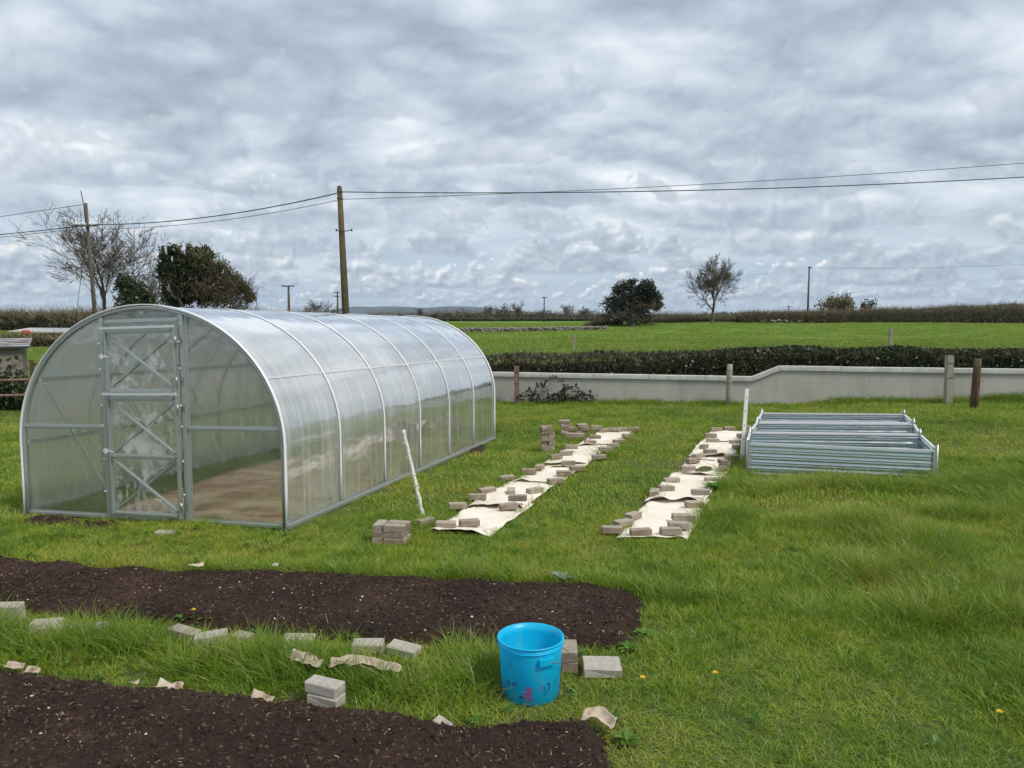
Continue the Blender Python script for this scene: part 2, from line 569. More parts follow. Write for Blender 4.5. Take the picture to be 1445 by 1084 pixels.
def _poly(t, transl=0.30, rough=0.16, stain=0.0, fm=3.4, tint=(0.90, 0.91, 0.90)):
    O = opos(t)
    wv = t.noise(t.v('MULTIPLY', O, (1.0, 0.45, 1.0)), 2.2, 3, 0.5)
    fl = t.noise(t.v('MULTIPLY', O, (1, 0.02, 1)), 42, 2, 0.5)
    nb = t.bump(t.m('ADD', wv, t.m('MULTIPLY', fl, 0.02)), 0.35, 0.05)
    rf = t.n('ShaderNodeBsdfRefraction'); rf.inputs['Color'].default_value = (*tint, 1); rf.inputs['IOR'].default_value = 1.12
    rf.inputs['Roughness'].default_value = rough; t.l(nb, rf.inputs['Normal'])
    tp = t.n('ShaderNodeBsdfTransparent'); tp.inputs[0].default_value = (*tint, 1)
    m0 = t.n('ShaderNodeMixShader'); m0.inputs[0].default_value = 0.30; t.l(rf.outputs[0], m0.inputs[1]); t.l(tp.outputs[0], m0.inputs[2])
    tl = t.n('ShaderNodeBsdfTranslucent'); tl.inputs[0].default_value = (0.96, 0.97, 0.98, 1)
    df = t.n('ShaderNodeBsdfDiffuse'); df.inputs[0].default_value = (0.90, 0.92, 0.94, 1)
    m1 = t.n('ShaderNodeMixShader'); m1.inputs[0].default_value = 0.45; t.l(tl.outputs[0], m1.inputs[1]); t.l(df.outputs[0], m1.inputs[2])
    m2 = t.n('ShaderNodeMixShader')
    dirt = t.noise(O, 1.3, 5, 0.6)
    f = t.mr(dirt, 0.35, 0.7, transl * 0.75, transl * 1.3)
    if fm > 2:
        sz_ = t.n('ShaderNodeSeparateXYZ'); t.l(O, sz_.inputs[0]); f = t.m('MULTIPLY', f, t.mr(t.m('ADD', sz_.outputs[2], t.m('MULTIPLY', wv, 0.3)), 0.75, 1.35, 0.62, 1.75))   # milkier upwards: sky reflection on the curve painted into the diffuse share
    strk = t.noise(t.v('MULTIPLY', O, (0.5, 9.0, 0.5)), 1.6, 5, 0.6)  # whitish streaks: cloud reflections and condensation put into the diffuse share
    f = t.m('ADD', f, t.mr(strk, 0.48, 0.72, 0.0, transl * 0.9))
    if stain:
        sn = t.noise(t.v('MULTIPLY', O, (1, 1, 0.7)), 3.6, 8, 0.72, 0.6)
        f = t.m('ADD', f, t.mr(sn, 0.50, 0.58, 0.0, stain), clamp=True)
    t.l(f, m2.inputs[0]); t.l(m0.outputs[0], m2.inputs[1]); t.l(m1.outputs[0], m2.inputs[2])
    gl = t.n('ShaderNodeBsdfGlossy'); gl.inputs['Roughness'].default_value = 0.085; t.l(nb, gl.inputs['Normal']); gl.inputs[0].default_value = (0.95, 0.97, 1, 1)
    fr = t.n('ShaderNodeFresnel'); fr.inputs['IOR'].default_value = 1.55; t.l(nb, fr.inputs['Normal'])
    m3 = t.n('ShaderNodeMixShader'); bf = t.n('ShaderNodeNewGeometry').outputs['Backfacing']; t.l(t.m('MULTIPLY', t.m('MULTIPLY_ADD', fr.outputs[0], fm, 0.02), t.m('SUBTRACT', 1.0, bf), clamp=True), m3.inputs[0]); t.l(m2.outputs[0], m3.inputs[1]); t.l(gl.outputs[0], m3.inputs[2])
    return m3.outputs[0]


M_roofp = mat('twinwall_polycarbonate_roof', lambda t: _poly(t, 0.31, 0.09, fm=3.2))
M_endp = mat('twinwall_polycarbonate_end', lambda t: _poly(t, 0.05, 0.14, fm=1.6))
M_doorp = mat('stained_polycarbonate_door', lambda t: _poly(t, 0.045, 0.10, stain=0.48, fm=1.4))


def _paver(t):
    O = opos(t); r = orand(t)
    n = t.noise(O, 30, 6, 0.7); b = t.noise(t.v('ADD', O, t.n('ShaderNodeObjectInfo').outputs['Location']), 7, 3)
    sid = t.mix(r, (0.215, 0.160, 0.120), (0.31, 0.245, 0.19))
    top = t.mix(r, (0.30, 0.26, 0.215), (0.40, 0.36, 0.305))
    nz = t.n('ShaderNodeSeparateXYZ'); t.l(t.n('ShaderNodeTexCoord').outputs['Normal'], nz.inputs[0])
    c = t.mix(t.mr(nz.outputs[2], 0.4, 0.8), sid, top)     # overhead light painted into the pale upper face; sides truly brown
    c = t.mix(t.mr(n, 0.35, 0.7, 0, 0.4), c, (0.13, 0.10, 0.085))
    c = t.mix(t.mr(b, 0.42, 0.68, 0, 0.6), c, (0.40, 0.36, 0.30))
    c = t.mix(t.mr(t.noise(t.v('ADD', O, t.n('ShaderNodeObjectInfo').outputs['Location']), 16, 5, 0.7), 0.56, 0.66, 0, 0.6), c, (0.13, 0.105, 0.085))
    return pbr(t, c, 0.93, normal=t.bump(n, 0.6, 0.006), spec=0.2)


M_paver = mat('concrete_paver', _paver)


def _conc(t, a=(0.30, 0.285, 0.25), b=(0.42, 0.405, 0.37), moss=0.2, sc=12):
    O = opos(t)
    n = t.noise(O, sc, 7, 0.7); n2 = t.noise(O, sc * 0.16, 4, 0.6)
    c = t.mix(t.mr(n, 0.3, 0.7), a, b)
    c = t.mix(t.mr(n2, 0.45, 0.75, 0, moss), c, (0.15, 0.16, 0.09))
    return pbr(t, c, 0.93, normal=t.bump(n, 0.6, 0.006), spec=0.2)


M_block = mat('pale_concrete', lambda t: _conc(t, (0.30, 0.275, 0.235), (0.46, 0.43, 0.38), 0.18, 25))
M_post = mat('weathered_concrete_post', lambda t: _conc(t, (0.20, 0.185, 0.15), (0.36, 0.335, 0.28), 0.5, 14))


def _wall(t):
    P = gpos(t)
    n = t.noise(P, 1.1, 6, 0.65); f = t.noise(P, 22, 5, 0.7); s = t.noise(t.v('MULTIPLY', P, (3.0, 3.0, 0.35)), 1.8, 5, 0.65)
    c = t.mix(t.mr(n, 0.32, 0.68), (0.37, 0.355, 0.325), (0.47, 0.455, 0.42))
    c = t.mix(t.mr(f, 0.4, 0.7, 0, 0.25), c, (0.28, 0.27, 0.25))
    c = t.mix(t.mr(s, 0.52, 0.72, 0, 0.4), c, (0.25, 0.24, 0.21))
    return pbr(t, c, 0.95, normal=t.bump(f, 0.4, 0.004), spec=0.15)


M_wall = mat('grey_render', _wall)
M_coping = mat('pale_coping', lambda t: pbr(t, t.mix(t.mr(t.noise(gpos(t), 3.5, 6, 0.7), 0.35, 0.7), (0.40, 0.40, 0.38), (0.56, 0.56, 0.535)), 0.9, spec=0.2))


def _card(t):
    O = gpos(t)
    n = t.noise(O, 2.2, 5, 0.6); f = t.noise(O, 60, 3)
    c = t.mix(t.mr(n, 0.3, 0.7), (0.66, 0.60, 0.51), (0.80, 0.74, 0.65))
    c = t.mix(t.mr(t.noise(O, 6.5, 5, 0.7), 0.56, 0.75, 0, 0.5), c, (0.47, 0.37, 0.27))
    return pbr(t, c, 0.85, normal=t.bump(f, 0.15, 0.002), spec=0.2)


M_card = mat('damp_cardboard', _card)
M_scrap = mat('weathered_cardboard', lambda t: pbr(t, t.ramp(t.noise(gpos(t), 16, 5, 0.65), [(0.35, (0.20, 0.14, 0.09)), (0.5, (0.42, 0.35, 0.265)), (0.7, (0.56, 0.49, 0.40))]), 0.9))


def _timber(t, a, b, moss=0.4):
    O = opos(t)
    n = t.noise(t.v('MULTIPLY', O, (7, 7, 0.7)), 4, 6, 0.65)
    c = t.mix(t.mr(n, 0.35, 0.65), a, b)
    c = t.mix(t.mr(t.noise(O, 2.5, 4), 0.45, 0.7, 0, moss), c, (0.10, 0.12, 0.04))
    return pbr(t, c, 0.9, normal=t.bump(n, 0.6, 0.01), spec=0.2)


M_pole = mat('mossy_timber_pole', lambda t: _timber(t, (0.055, 0.042, 0.022), (0.13, 0.105, 0.06), 0.7))
M_polefar = mat('grey_timber_pole', lambda t: _timber(t, (0.07, 0.055, 0.045), (0.14, 0.12, 0.10), 0.2))
M_redpost = mat('reddish_timber_post', lambda t: _timber(t, (0.12, 0.07, 0.055), (0.25, 0.17, 0.14), 0.15))
M_brnpost = mat('brown_timber_post', lambda t: _timber(t, (0.055, 0.032, 0.020), (0.13, 0.08, 0.052), 0.6))
M_bark = mat('grey_brown_bark', lambda t: _timber(t, (0.060, 0.045, 0.034), (0.15, 0.12, 0.092), 0.25))
M_birch = mat('whitish_stick', lambda t: pbr(t, t.mix(t.mr(t.noise(opos(t), 40, 4), 0.5, 0.65), (0.72, 0.70, 0.64), (0.35, 0.31, 0.25)), 0.75))
M_wplast = mat('white_plastic_stake', lambda t: pbr(t, (0.78, 0.78, 0.75), 0.5))
M_rust = mat('rusty_steel', lambda t: pbr(t, t.mix(t.mr(t.noise(opos(t), 14, 5, 0.7), 0.4, 0.62), (0.13, 0.055, 0.032), (0.22, 0.16, 0.13)), 0.85, 0.1))
M_black = mat('dark_wire', lambda t: pbr(t, (0.03, 0.03, 0.032), 0.6))
M_thinwire = mat('grey_wire', lambda t: pbr(t, (0.09, 0.09, 0.095), 0.6))
M_stone = mat('pebble', lambda t: pbr(t, t.ramp(orand(t), [(0.0, (0.30, 0.26, 0.21)), (0.5, (0.48, 0.43, 0.36)), (1.0, (0.66, 0.63, 0.58))]), 0.85))
M_clod = mat('compost_crumb', lambda t: pbr(t, t.ramp(orand(t), [(0.0, (0.020, 0.012, 0.009)), (0.6, (0.052, 0.031, 0.022)), (1.0, (0.12, 0.076, 0.052))]), 0.95, spec=0.2))
M_straw = mat('straw_chip', lambda t: pbr(t, t.ramp(orand(t), [(0.0, (0.20, 0.13, 0.075)), (1.0, (0.50, 0.40, 0.26))]), 0.85))


def leafmat(name, stops, transl=0.25, gloss=0.04):
    def fn(t):
        a = attr(t, 'c'); P = gpos(t)
        k = t.m('ADD', t.m('MULTIPLY', a, 0.6), t.m('MULTIPLY', t.noise(P, 0.5, 3), 0.4))
        c = t.ramp(k, stops)
        d = t.n('ShaderNodeBsdfDiffuse'); t.l(c, d.inputs[0])
        tr = t.n('ShaderNodeBsdfTranslucent'); t.l(c, tr.inputs[0])
        gl = t.n('ShaderNodeBsdfGlossy'); gl.inputs['Roughness'].default_value = 0.4
        m1 = t.n('ShaderNodeMixShader'); m1.inputs[0].default_value = transl; t.l(d.outputs[0], m1.inputs[1]); t.l(tr.outputs[0], m1.inputs[2])
        m2 = t.n('ShaderNodeMixShader'); m2.inputs[0].default_value = gloss; t.l(m1.outputs[0], m2.inputs[1]); t.l(gl.outputs[0], m2.inputs[2])
        return m2.outputs[0]
    return mat(name, fn)


M_ivy = leafmat('dark_ivy_leaf', [(0.2, (0.014, 0.026, 0.008)), (0.55, (0.030, 0.050, 0.014)), (0.85, (0.065, 0.085, 0.026))])
M_olive = leafmat('olive_budding_leaf', [(0.2, (0.045, 0.043, 0.017)), (0.55, (0.10, 0.092, 0.036)), (0.85, (0.18, 0.165, 0.06))])
M_haw = leafmat('dark_thorn_leaf', [(0.2, (0.014, 0.018, 0.009)), (0.55, (0.030, 0.036, 0.015)), (0.85, (0.06, 0.062, 0.025))])
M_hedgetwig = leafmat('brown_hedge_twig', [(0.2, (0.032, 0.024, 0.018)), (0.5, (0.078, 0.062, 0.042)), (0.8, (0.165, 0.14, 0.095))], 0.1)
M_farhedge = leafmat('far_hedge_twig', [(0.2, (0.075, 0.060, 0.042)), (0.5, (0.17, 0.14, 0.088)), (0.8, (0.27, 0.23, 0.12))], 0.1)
M_conif = leafmat('far_conifer', [(0.2, (0.018, 0.030, 0.020)), (0.8, (0.040, 0.055, 0.032))], 0.1)
M_weed = leafmat('weed_leaf', [(0.2, (0.06, 0.15, 0.025)), (0.8, (0.14, 0.26, 0.05))], 0.35, 0.015)
M_kale = leafmat('blue_grey_leaf', [(0.2, (0.14, 0.20, 0.15)), (0.8, (0.28, 0.36, 0.28))], 0.25, 0.05)
M_bram = leafmat('bramble_leaf', [(0.2, (0.018, 0.026, 0.014)), (0.8, (0.05, 0.065, 0.03))], 0.2, 0.05)
M_yellow = mat('yellow_petal', lambda t: pbr(t, (0.85, 0.55, 0.01), 0.7))
M_hill = mat('moorland', lambda t: pbr(t, t.mix(t.mr(t.noise(gpos(t), 0.004, 6, 0.65), 0.4, 0.6), (0.030, 0.042, 0.045), (0.065, 0.076, 0.066)), 0.95, spec=0.1))

# ================================================================== GROUND
def axis(lo, a, b, hi, st, gr=1.12):
    xs = list(np.arange(a, b, st)); s = st
    x = b
    while x < hi: xs.append(x); s *= gr; x += s
    xs.append(hi); s = st; x = a - st; L = []
    while x > lo: L.append(x); s *= gr; x -= s
    L.append(lo)
    return np.array(L[::-1] + xs)


gx = axis(-7000, -11, 13, 7000, 0.12); gy = axis(-60, 1.0, 24, 7000, 0.12, 1.06)
GX, GY = np.meshgrid(gx, gy)
GZ = g(GX, GY)
nx, ny = len(gx), len(gy)
idx = np.arange(nx * ny).reshape(ny, nx)
F = np.stack([idx[:-1, :-1].ravel(), idx[:-1, 1:].ravel(), idx[1:, 1:].ravel(), idx[1:, :-1].ravel()], 1)
tag(link('ground', npmesh('ground', np.stack([GX.ravel(), GY.ravel(), GZ.ravel()], 1), F, smooth=True), M_ground), kind='structure')


def poly_sd(P, poly):
    """signed distance (inside > 0)"""
    P = np.asarray(P, float); poly = np.asarray(poly, float)
    d2 = np.full(len(P), 1e18); ins = np.zeros(len(P), bool)
    for i in range(len(poly)):
        a = poly[i]; b = poly[(i + 1) % len(poly)]
        ab = b - a; t = np.clip(((P - a) @ ab) / (ab @ ab + 1e-12), 0, 1)
        q = P - (a + t[:, None] * ab); d2 = np.minimum(d2, (q ** 2).sum(1))
        c = ((a[1] > P[:, 1]) != (b[1] > P[:, 1]))
        xi = (b[0] - a[0]) * (P[:, 1] - a[1]) / (b[1] - a[1] + 1e-12) + a[0]
        ins ^= c & (P[:, 0] < xi)
    return np.where(ins, 1, -1) * np.sqrt(d2)


def pix_poly(pts):
    return [tuple(gp(*p)[:2]) for p in pts]


SOIL1 = pix_poly([(-240, 778), (-60, 785), (0, 793), (60, 797), (170, 806), (270, 808), (400, 813), (560, 820), (700, 824), (830, 830), (903, 843), (918, 858), (904, 878), (897, 922), (840, 921), (790, 920), (700, 916), (600, 914), (500, 908), (350, 895), (250, 887), (140, 877), (60, 869), (0, 860), (-240, 838)])
SOIL2 = pix_poly([(-300, 925), (0, 946), (100, 962), (230, 976), (330, 986), (400, 988), (426, 985), (440, 991), (468, 1002), (500, 1004), (560, 1014), (620, 1020), (700, 1024), (760, 1020), (830, 1032), (856, 1050), (866, 1084), (872, 1200), (400, 1260), (-500, 1260)])
# soil left on the lawn round the greenhouse
SOIL3 = pix_poly([(28, 736), (60, 731), (110, 733), (150, 738), (185, 742), (150, 749), (90, 746), (40, 745)])
SOIL4 = pix_poly([(655, 634), (672, 629), (688, 631), (680, 640), (662, 642)])
EARTHP = []


def soil_bed(name, poly, res, hgt, m_, margin=0.03, bump=0.03, fine=0.012, seed=0):
    A = np.array(poly); lo = A.min(0) - 0.1; hi = A.max(0) + 0.1
    xs = np.arange(lo[0], hi[0], res); ys = np.arange(lo[1], hi[1], res)
    X, Y = np.meshgrid(xs, ys)
    d = poly_sd(np.stack([X.ravel(), Y.ravel()], 1), poly).reshape(X.shape)
    d = d + 0.035 + 0.05 * fb(X + seed, Y, 4.0, 3)
    Z = g(X, Y) - 0.03 + hgt * sstep(-0.04, 0.16, d) + bump * fb(X + seed, Y, 3.2, 3) * sstep(0, .1, d) + fine * fb(X, Y + seed, 26, 3, 0.7) + 0.004 * vnoise(X * 90, Y * 90)
    keep = d > -margin
    idx = np.arange(X.size).reshape(X.shape)
    k = keep[:-1, :-1] & keep[1:, 1:] & keep[1:, :-1] & keep[:-1, 1:]
    F = np.stack([idx[:-1, :-1][k], idx[:-1, 1:][k], idx[1:, 1:][k], idx[1:, :-1][k]], 1)
    used = np.unique(F); rm = np.full(X.size, -1); rm[used] = np.arange(len(used))
    V = np.stack([X.ravel(), Y.ravel(), Z.ravel()], 1)[used]
    return tag(link(name, npmesh(name, V, rm[F], smooth=True), m_), kind='structure'), (X, Y, Z, d)


b1, S1 = soil_bed('soil_bed', SOIL1, 0.016, 0.095, M_soil, seed=1)
b2, S2 = soil_bed('soil_bed', SOIL2, 0.013, 0.095, M_soil, seed=5, bump=0.035)
b3, S3 = soil_bed('soil_heap', SOIL3, 0.02, 0.07, M_soil, seed=8, bump=0.05)
b4, S4 = soil_bed('soil_heap', SOIL4, 0.03, 0.10, M_soil, seed=9, bump=0.05)

# ------------------------------------------------------------------ greenhouse frame of reference
GH_X, GH_Y, GH_YAW = -2.072, 6.878, 0.2954
GH_W, GH_L, GH_H, GH_E = 3.067, 6.098, 2.095, 0.773
ZL, ZB = 0.091, -0.101
ga = Vector((math.cos(GH_YAW), -math.sin(GH_YAW), 0)); gb = Vector((math.sin(GH_YAW), math.cos(GH_YAW), 0))


def ghw(u, v):
    return (GH_X + ga.x * u + gb.x * v, GH_Y + ga.y * u + gb.y * v)


def ghl(x, y):
    x = x - GH_X; y = y - GH_Y
    return x * ga.x + y * ga.y, x * gb.x + y * gb.y


EARTH = [ghw(-0.08, 0.12), ghw(-2.3, 0.15), ghw(-2.35, 2.5), ghw(-2.2, 5.9), ghw(-0.08, 5.95)]
b5, S5 = soil_bed('greenhouse_earth', EARTH, 0.04, 0.07, M_earth, seed=3, bump=0.04, fine=0.02)

# bed frames (needed for the grass mask)
BEDZ = 0.40
# ------------------------------------------------------------------ cardboard paths
PATH1 = pix_poly([(596, 756), (690, 756), (896, 610), (840, 610)])
PATH2 = pix_poly([(870, 763), (966, 763), (1058, 610), (1001, 610)])
WALL_L = [atY(640, 523, 0)] and None


# ================================================================== GRASS
tcol = bpy.data.collections.new('tufts')          # sources only, linked nowhere


def tuft_mesh(name, n, r, h, hv, w, lean, segs=3, seed=0, m_=None):
    rg = np.random.default_rng(seed)
    V = []; F = []; C = []
    for i in range(n):
        a = rg.random() * 2 * PI; rr = r * math.sqrt(rg.random())
        bx, by = rr * math.cos(a), rr * math.sin(a)
        hh = h * (1 + hv * (rg.random() * 2 - 1)); ln = lean * (0.25 + rg.random()) * hh
        da = a + rg.normal() * 1.2; ddx, ddy = math.cos(da), math.sin(da)
        fa = rg.random() * PI; wx, wy = math.cos(fa) * w / 2, math.sin(fa) * w / 2
        c = rg.random(); k0 = len(V)
        ts = np.linspace(0, 1, segs + 1)
        for t in ts[:-1]:
            o = ln * t ** 1.8; z = hh * (t - 0.28 * lean * t * t)
            ww = (1 - 0.65 * t)
            V.append((bx + ddx * o - wx * ww, by + ddy * o - wy * ww, z)); V.append((bx + ddx * o + wx * ww, by + ddy * o + wy * ww, z)); C += [c, c]
        V.append((bx + ddx * ln, by + ddy * ln, hh * (1 - 0.28 * lean))); C.append(c)
        for s in range(segs - 1):
            q = k0 + 2 * s
            F += [(q, q + 1, q + 3), (q, q + 3, q + 2)]
        q = k0 + 2 * (segs - 1); F.append((q, q + 1, q + 2))
    me = npmesh(name, V, F, {'c': C})
    me.materials.append(m_ or M_blade)
    o = bpy.data.objects.new(name, me); tcol.objects.link(o)
    return o


def weed_mesh(name, n, r, seed):
    rg = np.random.default_rng(seed); V = []; F = []; C = []
    for i in range(n):
        a = rg.random() * 6.28; e = rg.uniform(.15, .9); l = r * rg.uniform(.6, 1.2); w_ = l * rg.uniform(.3, .5); ox, oy = rg.normal(size=2) * r * .35
        d = np.array([math.cos(a) * math.cos(e), math.sin(a) * math.cos(e), math.sin(e)]); q = np.array([-math.sin(a), math.cos(a), .15]); o_ = np.array([ox, oy, 0.012 + rg.random() * .02]); k0 = len(V); c = rg.random()
        V += [o_, o_ + d * l * .5 + q * w_ * .5, o_ + d * l + np.array([0, 0, -l * .15]), o_ + d * l * .5 - q * w_ * .5]; C += [c] * 4
        F += [(k0, k0 + 1, k0 + 2), (k0, k0 + 2, k0 + 3)]
    me = npmesh(name, V, F, {'c': C}); me.materials.append(M_weed)
    o = bpy.data.objects.new(name, me); tcol.objects.link(o)


# names sort alphabetically = pick index
for k in range(3): tuft_mesh('tuft_a%d' % k, 46, 0.085, 0.060, 0.5, 0.0042, 0.95, 3, 10 + k)       # 0-2 short lawn near
for k in range(3): tuft_mesh('tuft_b%d' % k, 42, 0.090, 0.19, 0.45, 0.0052, 0.75, 4, 20 + k, M_bladel)       # 3-5 long
for k in range(2): tuft_mesh('tuft_c%d' % k, 34, 0.13, 0.062, 0.5, 0.0085, 0.85, 2, 30 + k)        # 6-7 lawn farther off
for k in range(2): tuft_mesh('tuft_d%d' % k, 50, 0.42, 0.15, 0.5, 0.022, 0.6, 2, 40 + k, M_bladel)           # 8-9 field clumps

for k in range(3): weed_mesh('tuft_e%d' % k, 16, 0.036, 60 + k)                                         # 10-12 broad-leaved weeds


def scatter_group(name, coll):
    ng = bpy.data.node_groups.new(name, 'GeometryNodeTree')
    ng.interface.new_socket('Geometry', in_out='INPUT', socket_type='NodeSocketGeometry')
    ng.interface.new_socket('Geometry', in_out='OUTPUT', socket_type='NodeSocketGeometry')
    N = ng.nodes; L = ng.links
    gi = N.new('NodeGroupInput'); go = N.new('NodeGroupOutput')
    ci = N.new('GeometryNodeCollectionInfo'); ci.inputs['Collection'].default_value = coll
    ci.inputs['Separate Children'].default_value = True; ci.inputs['Reset Children'].default_value = True
    iop = N.new('GeometryNodeInstanceOnPoints'); iop.inputs['Pick Instance'].default_value = True

    def na(nm, dt):
        q = N.new('GeometryNodeInputNamedAttribute'); q.data_type = dt; q.inputs['Name'].default_value = nm
        return [o for o in q.outputs if o.enabled and o.name == 'Attribute'][0]
    L.new(gi.outputs[0], iop.inputs['Points']); L.new(ci.outputs[0], iop.inputs['Instance'])
    L.new(na('idx', 'INT'), iop.inputs['Instance Index'])
    L.new(na('rot', 'FLOAT_VECTOR'), iop.inputs['Rotation']); L.new(na('scl', 'FLOAT_VECTOR'), iop.inputs['Scale'])
    L.new(iop.outputs[0], go.inputs[0])
    return ng


def scatter(name, P, I, rot, scl, group, **kw):
    me = bpy.data.meshes.new(name)
    me.vertices.add(len(P)); me.vertices.foreach_set('co', np.asarray(P, np.float32).ravel())
    a = me.attributes.new('idx', 'INT', 'POINT'); a.data.foreach_set('value', np.asarray(I, np.int32))
    a = me.attributes.new('rot', 'FLOAT_VECTOR', 'POINT'); a.data.foreach_set('vector', np.asarray(rot, np.float32).ravel())
    a = me.attributes.new('scl', 'FLOAT_VECTOR', 'POINT'); a.data.foreach_set('vector', np.asarray(scl, np.float32).ravel())
    o = bpy.data.objects.new(name, me); COL.objects.link(o)
    m_ = o.modifiers.new('scatter', 'NODES'); m_.node_group = group
    return tag(o, kind='stuff', **kw)


GRASSG = scatter_group('scatter_grass', tcol)


def jitter_grid(x0, x1, y0, y1, st):
    xs = np.arange(x0, x1, st); ys = np.arange(y0, y1, st)
    X, Y = np.meshgrid(xs, ys)
    P = np.stack([X.ravel(), Y.ravel()], 1)
    return P + (RNG.random(P.shape) - 0.5) * st * 1.1


def wall_y(x):
    return np.where(x < 5.3, 18.2 - 0.235 * (x + 0.5), 16.83 - 0.215 * (x - 5.3))


def grass_mask(P, pad=0.0):
    k = np.ones(len(P), bool)
    for S_ in (SOIL1, SOIL2): k &= poly_sd(P, S_) < 0.015 + pad
    for S_ in (SOIL3, SOIL4): k &= (poly_sd(P, S_) < 0.01) | (RNG.random(len(P)) < 0.12)
    for S_ in (PATH1, PATH2): k &= poly_sd(P, S_) < 0.0 + pad
    dE = poly_sd(P, EARTH); k &= (dE < 0) | ((RNG.random(len(P)) < 0.05))
    u, v = ghl(P[:, 0], P[:, 1])
    k &= ~((u > -0.22) & (u < 0.28) & (v > -.1) & (v < 6.3) & (RNG.random(len(P)) < 0.45 * (np.abs(u) < .12) + .25))
    k &= (P[:, 1] < wall_y(P[:, 0]) - 0.03) | (P[:, 0] < -9.1)
    k &= ((P[:, 0] - 0.095) ** 2 + (P[:, 1] - 3.86) ** 2) > 0.15 ** 2
    return k


STRIP = pix_poly([(-250, 850), (0, 866), (250, 893), (500, 910), (700, 912), (800, 920), (840, 1030), (740, 1022), (480, 1008), (230, 975), (0, 945), (-300, 930)])


def grass_len(P):
    x, y = P[:, 0], P[:, 1]
    n = fb(x, y, 0.55, 3); n2 = fb(x + 50, y, 2.3, 3); n3 = fb(x + 9, y + 33, 7.0, 2)
    L = 0.80 + 0.45 * n + 0.75 * n2 + 0.45 * n3
    right = sstep(1.0, 3.2, x - 0.12 * (y - 4)) * (1 - sstep(9.5, 11.5, y))
    L += right * (0.25 + 1.3 * np.maximum(0, n + 0.1) + 1.7 * np.maximum(0, n2))
    L += (1.55 + 1.0 * n3) * sstep(0.06, 0.26, poly_sd(P, STRIP))
    dw = np.where(x < -9.1, 5, wall_y(x) - y)
    L += (1.1 + 0.6 * n2) * (1 - sstep(0.1, 0.9, dw))
    L += 0.7 * (1 - sstep(0.0, 0.35, np.abs(poly_sd(P, PATH1)))) * (0.6 + n2)
    L += 0.8 * (1 - sstep(0.0, 0.35, np.abs(poly_sd(P, SOIL1)))) * (y > gp(400, 850).y)
    q = gp(600, 740); L += 0.7 * np.exp(-((x - q.x - .1) ** 2 + (y - q.y - .15) ** 2) / 0.08)
    q = gp(1180, 690); L += 1.6 * np.exp(-((x - q.x) ** 2 / 1.6 + (y - q.y) ** 2 / 0.10))
    for q_, w_ in (((65, 888), .02), ((88, 894), .02), ((133, 888), .012), ((260, 895), .02), ((298, 902), .02), ((342, 901), .01), ((420, 905), .01), ((518, 914), .02), ((570, 919), .02), ((450, 992), .02), ((850, 950), .015), ((10, 880), .02), ((640, 745), 0)):
        q = gp(*q_)
        if w_: L -= 2.0 * np.exp(-((x - q.x) ** 2 + (y - q.y) ** 2) / w_)
    L -= 1.9 * np.exp(-((x - 0.09) ** 2 + (y - 3.66) ** 2) / 0.035)
    return np.clip(L, 0.45, 3.4)


def in_view(P, margin=1.4):
    return np.abs(P[:, 0]) < 0.70 * P[:, 1] + margin


P = np.concatenate([jitter_grid(-7, 7, 2.2, 7.6, 0.060), jitter_grid(-10, 12.5, 7.6, 19.4, 0.105), jitter_grid(-19, -9.3, 13, 25, 0.15)])
P = P[in_view(P)]
P = P[grass_mask(P)]
bare = fb(P[:, 0] + 70, P[:, 1], 3.1, 3) + 0.5 * fb(P[:, 0], P[:, 1] + 31, 0.8, 2)
P = P[(bare > -0.60) | (RNG.random(len(P)) < 0.45)]
L = grass_len(P)
near = P[:, 1] < 7.6
longg = (L > 1.55) | (near & (RNG.random(len(P)) < 0.04))
I = np.where(longg, 3 + RNG.integers(0, 3, len(P)), np.where(near, RNG.integers(0, 3, len(P)), 6 + RNG.integers(0, 2, len(P))))
sz = np.where(longg, L / 2.6, L) * (0.85 + 0.3 * RNG.random(len(P)))
sxy = np.where(longg & ~near, 1.5, 1.0) * (0.9 + 0.3 * RNG.random(len(P)))
thin = ~(longg & near & (RNG.random(len(P)) < 0.25))
P3 = np.stack([P[:, 0], P[:, 1], g(P[:, 0], P[:, 1]) - 0.006], 1)
rot = np.stack([RNG.normal(0, .08, len(P)), RNG.normal(0, .08, len(P)), RNG.random(len(P)) * 6.28], 1)
k = thin
scatter('lawn_grass', P3[k], I[k], rot[k], np.stack([sxy, sxy, sz], 1)[k], GRASSG, label='lawn grass, short round the greenhouse and shaggy on the right', cat='grass')
P = jitter_grid(-5, 5.5, 2.3, 9.5, 0.16); P = P[in_view(P)]; P = P[grass_mask(P)]
wn = fb(P[:, 0] + 11, P[:, 1] + 5, 1.1, 3); ed = np.exp(-np.abs(poly_sd(P, SOIL1)) / .18) + np.exp(-np.abs(poly_sd(P, SOIL2)) / .18)
P = P[RNG.random(len(P)) < 0.05 + 0.35 * sstep(0.05, .4, wn) + 0.28 * ed]
n_ = len(P); sz = 0.6 + 0.7 * RNG.random(n_)
scatter('lawn_weeds', np.stack([P[:, 0], P[:, 1], g(P[:, 0], P[:, 1]) + 0.01], 1), 10 + RNG.integers(0, 3, n_), np.stack([np.zeros(n_), np.zeros(n_), RNG.random(n_) * 6.28], 1), np.stack([sz, sz, sz], 1), GRASSG, label='small broad-leaved weeds mixed through the near lawn', cat='weeds')
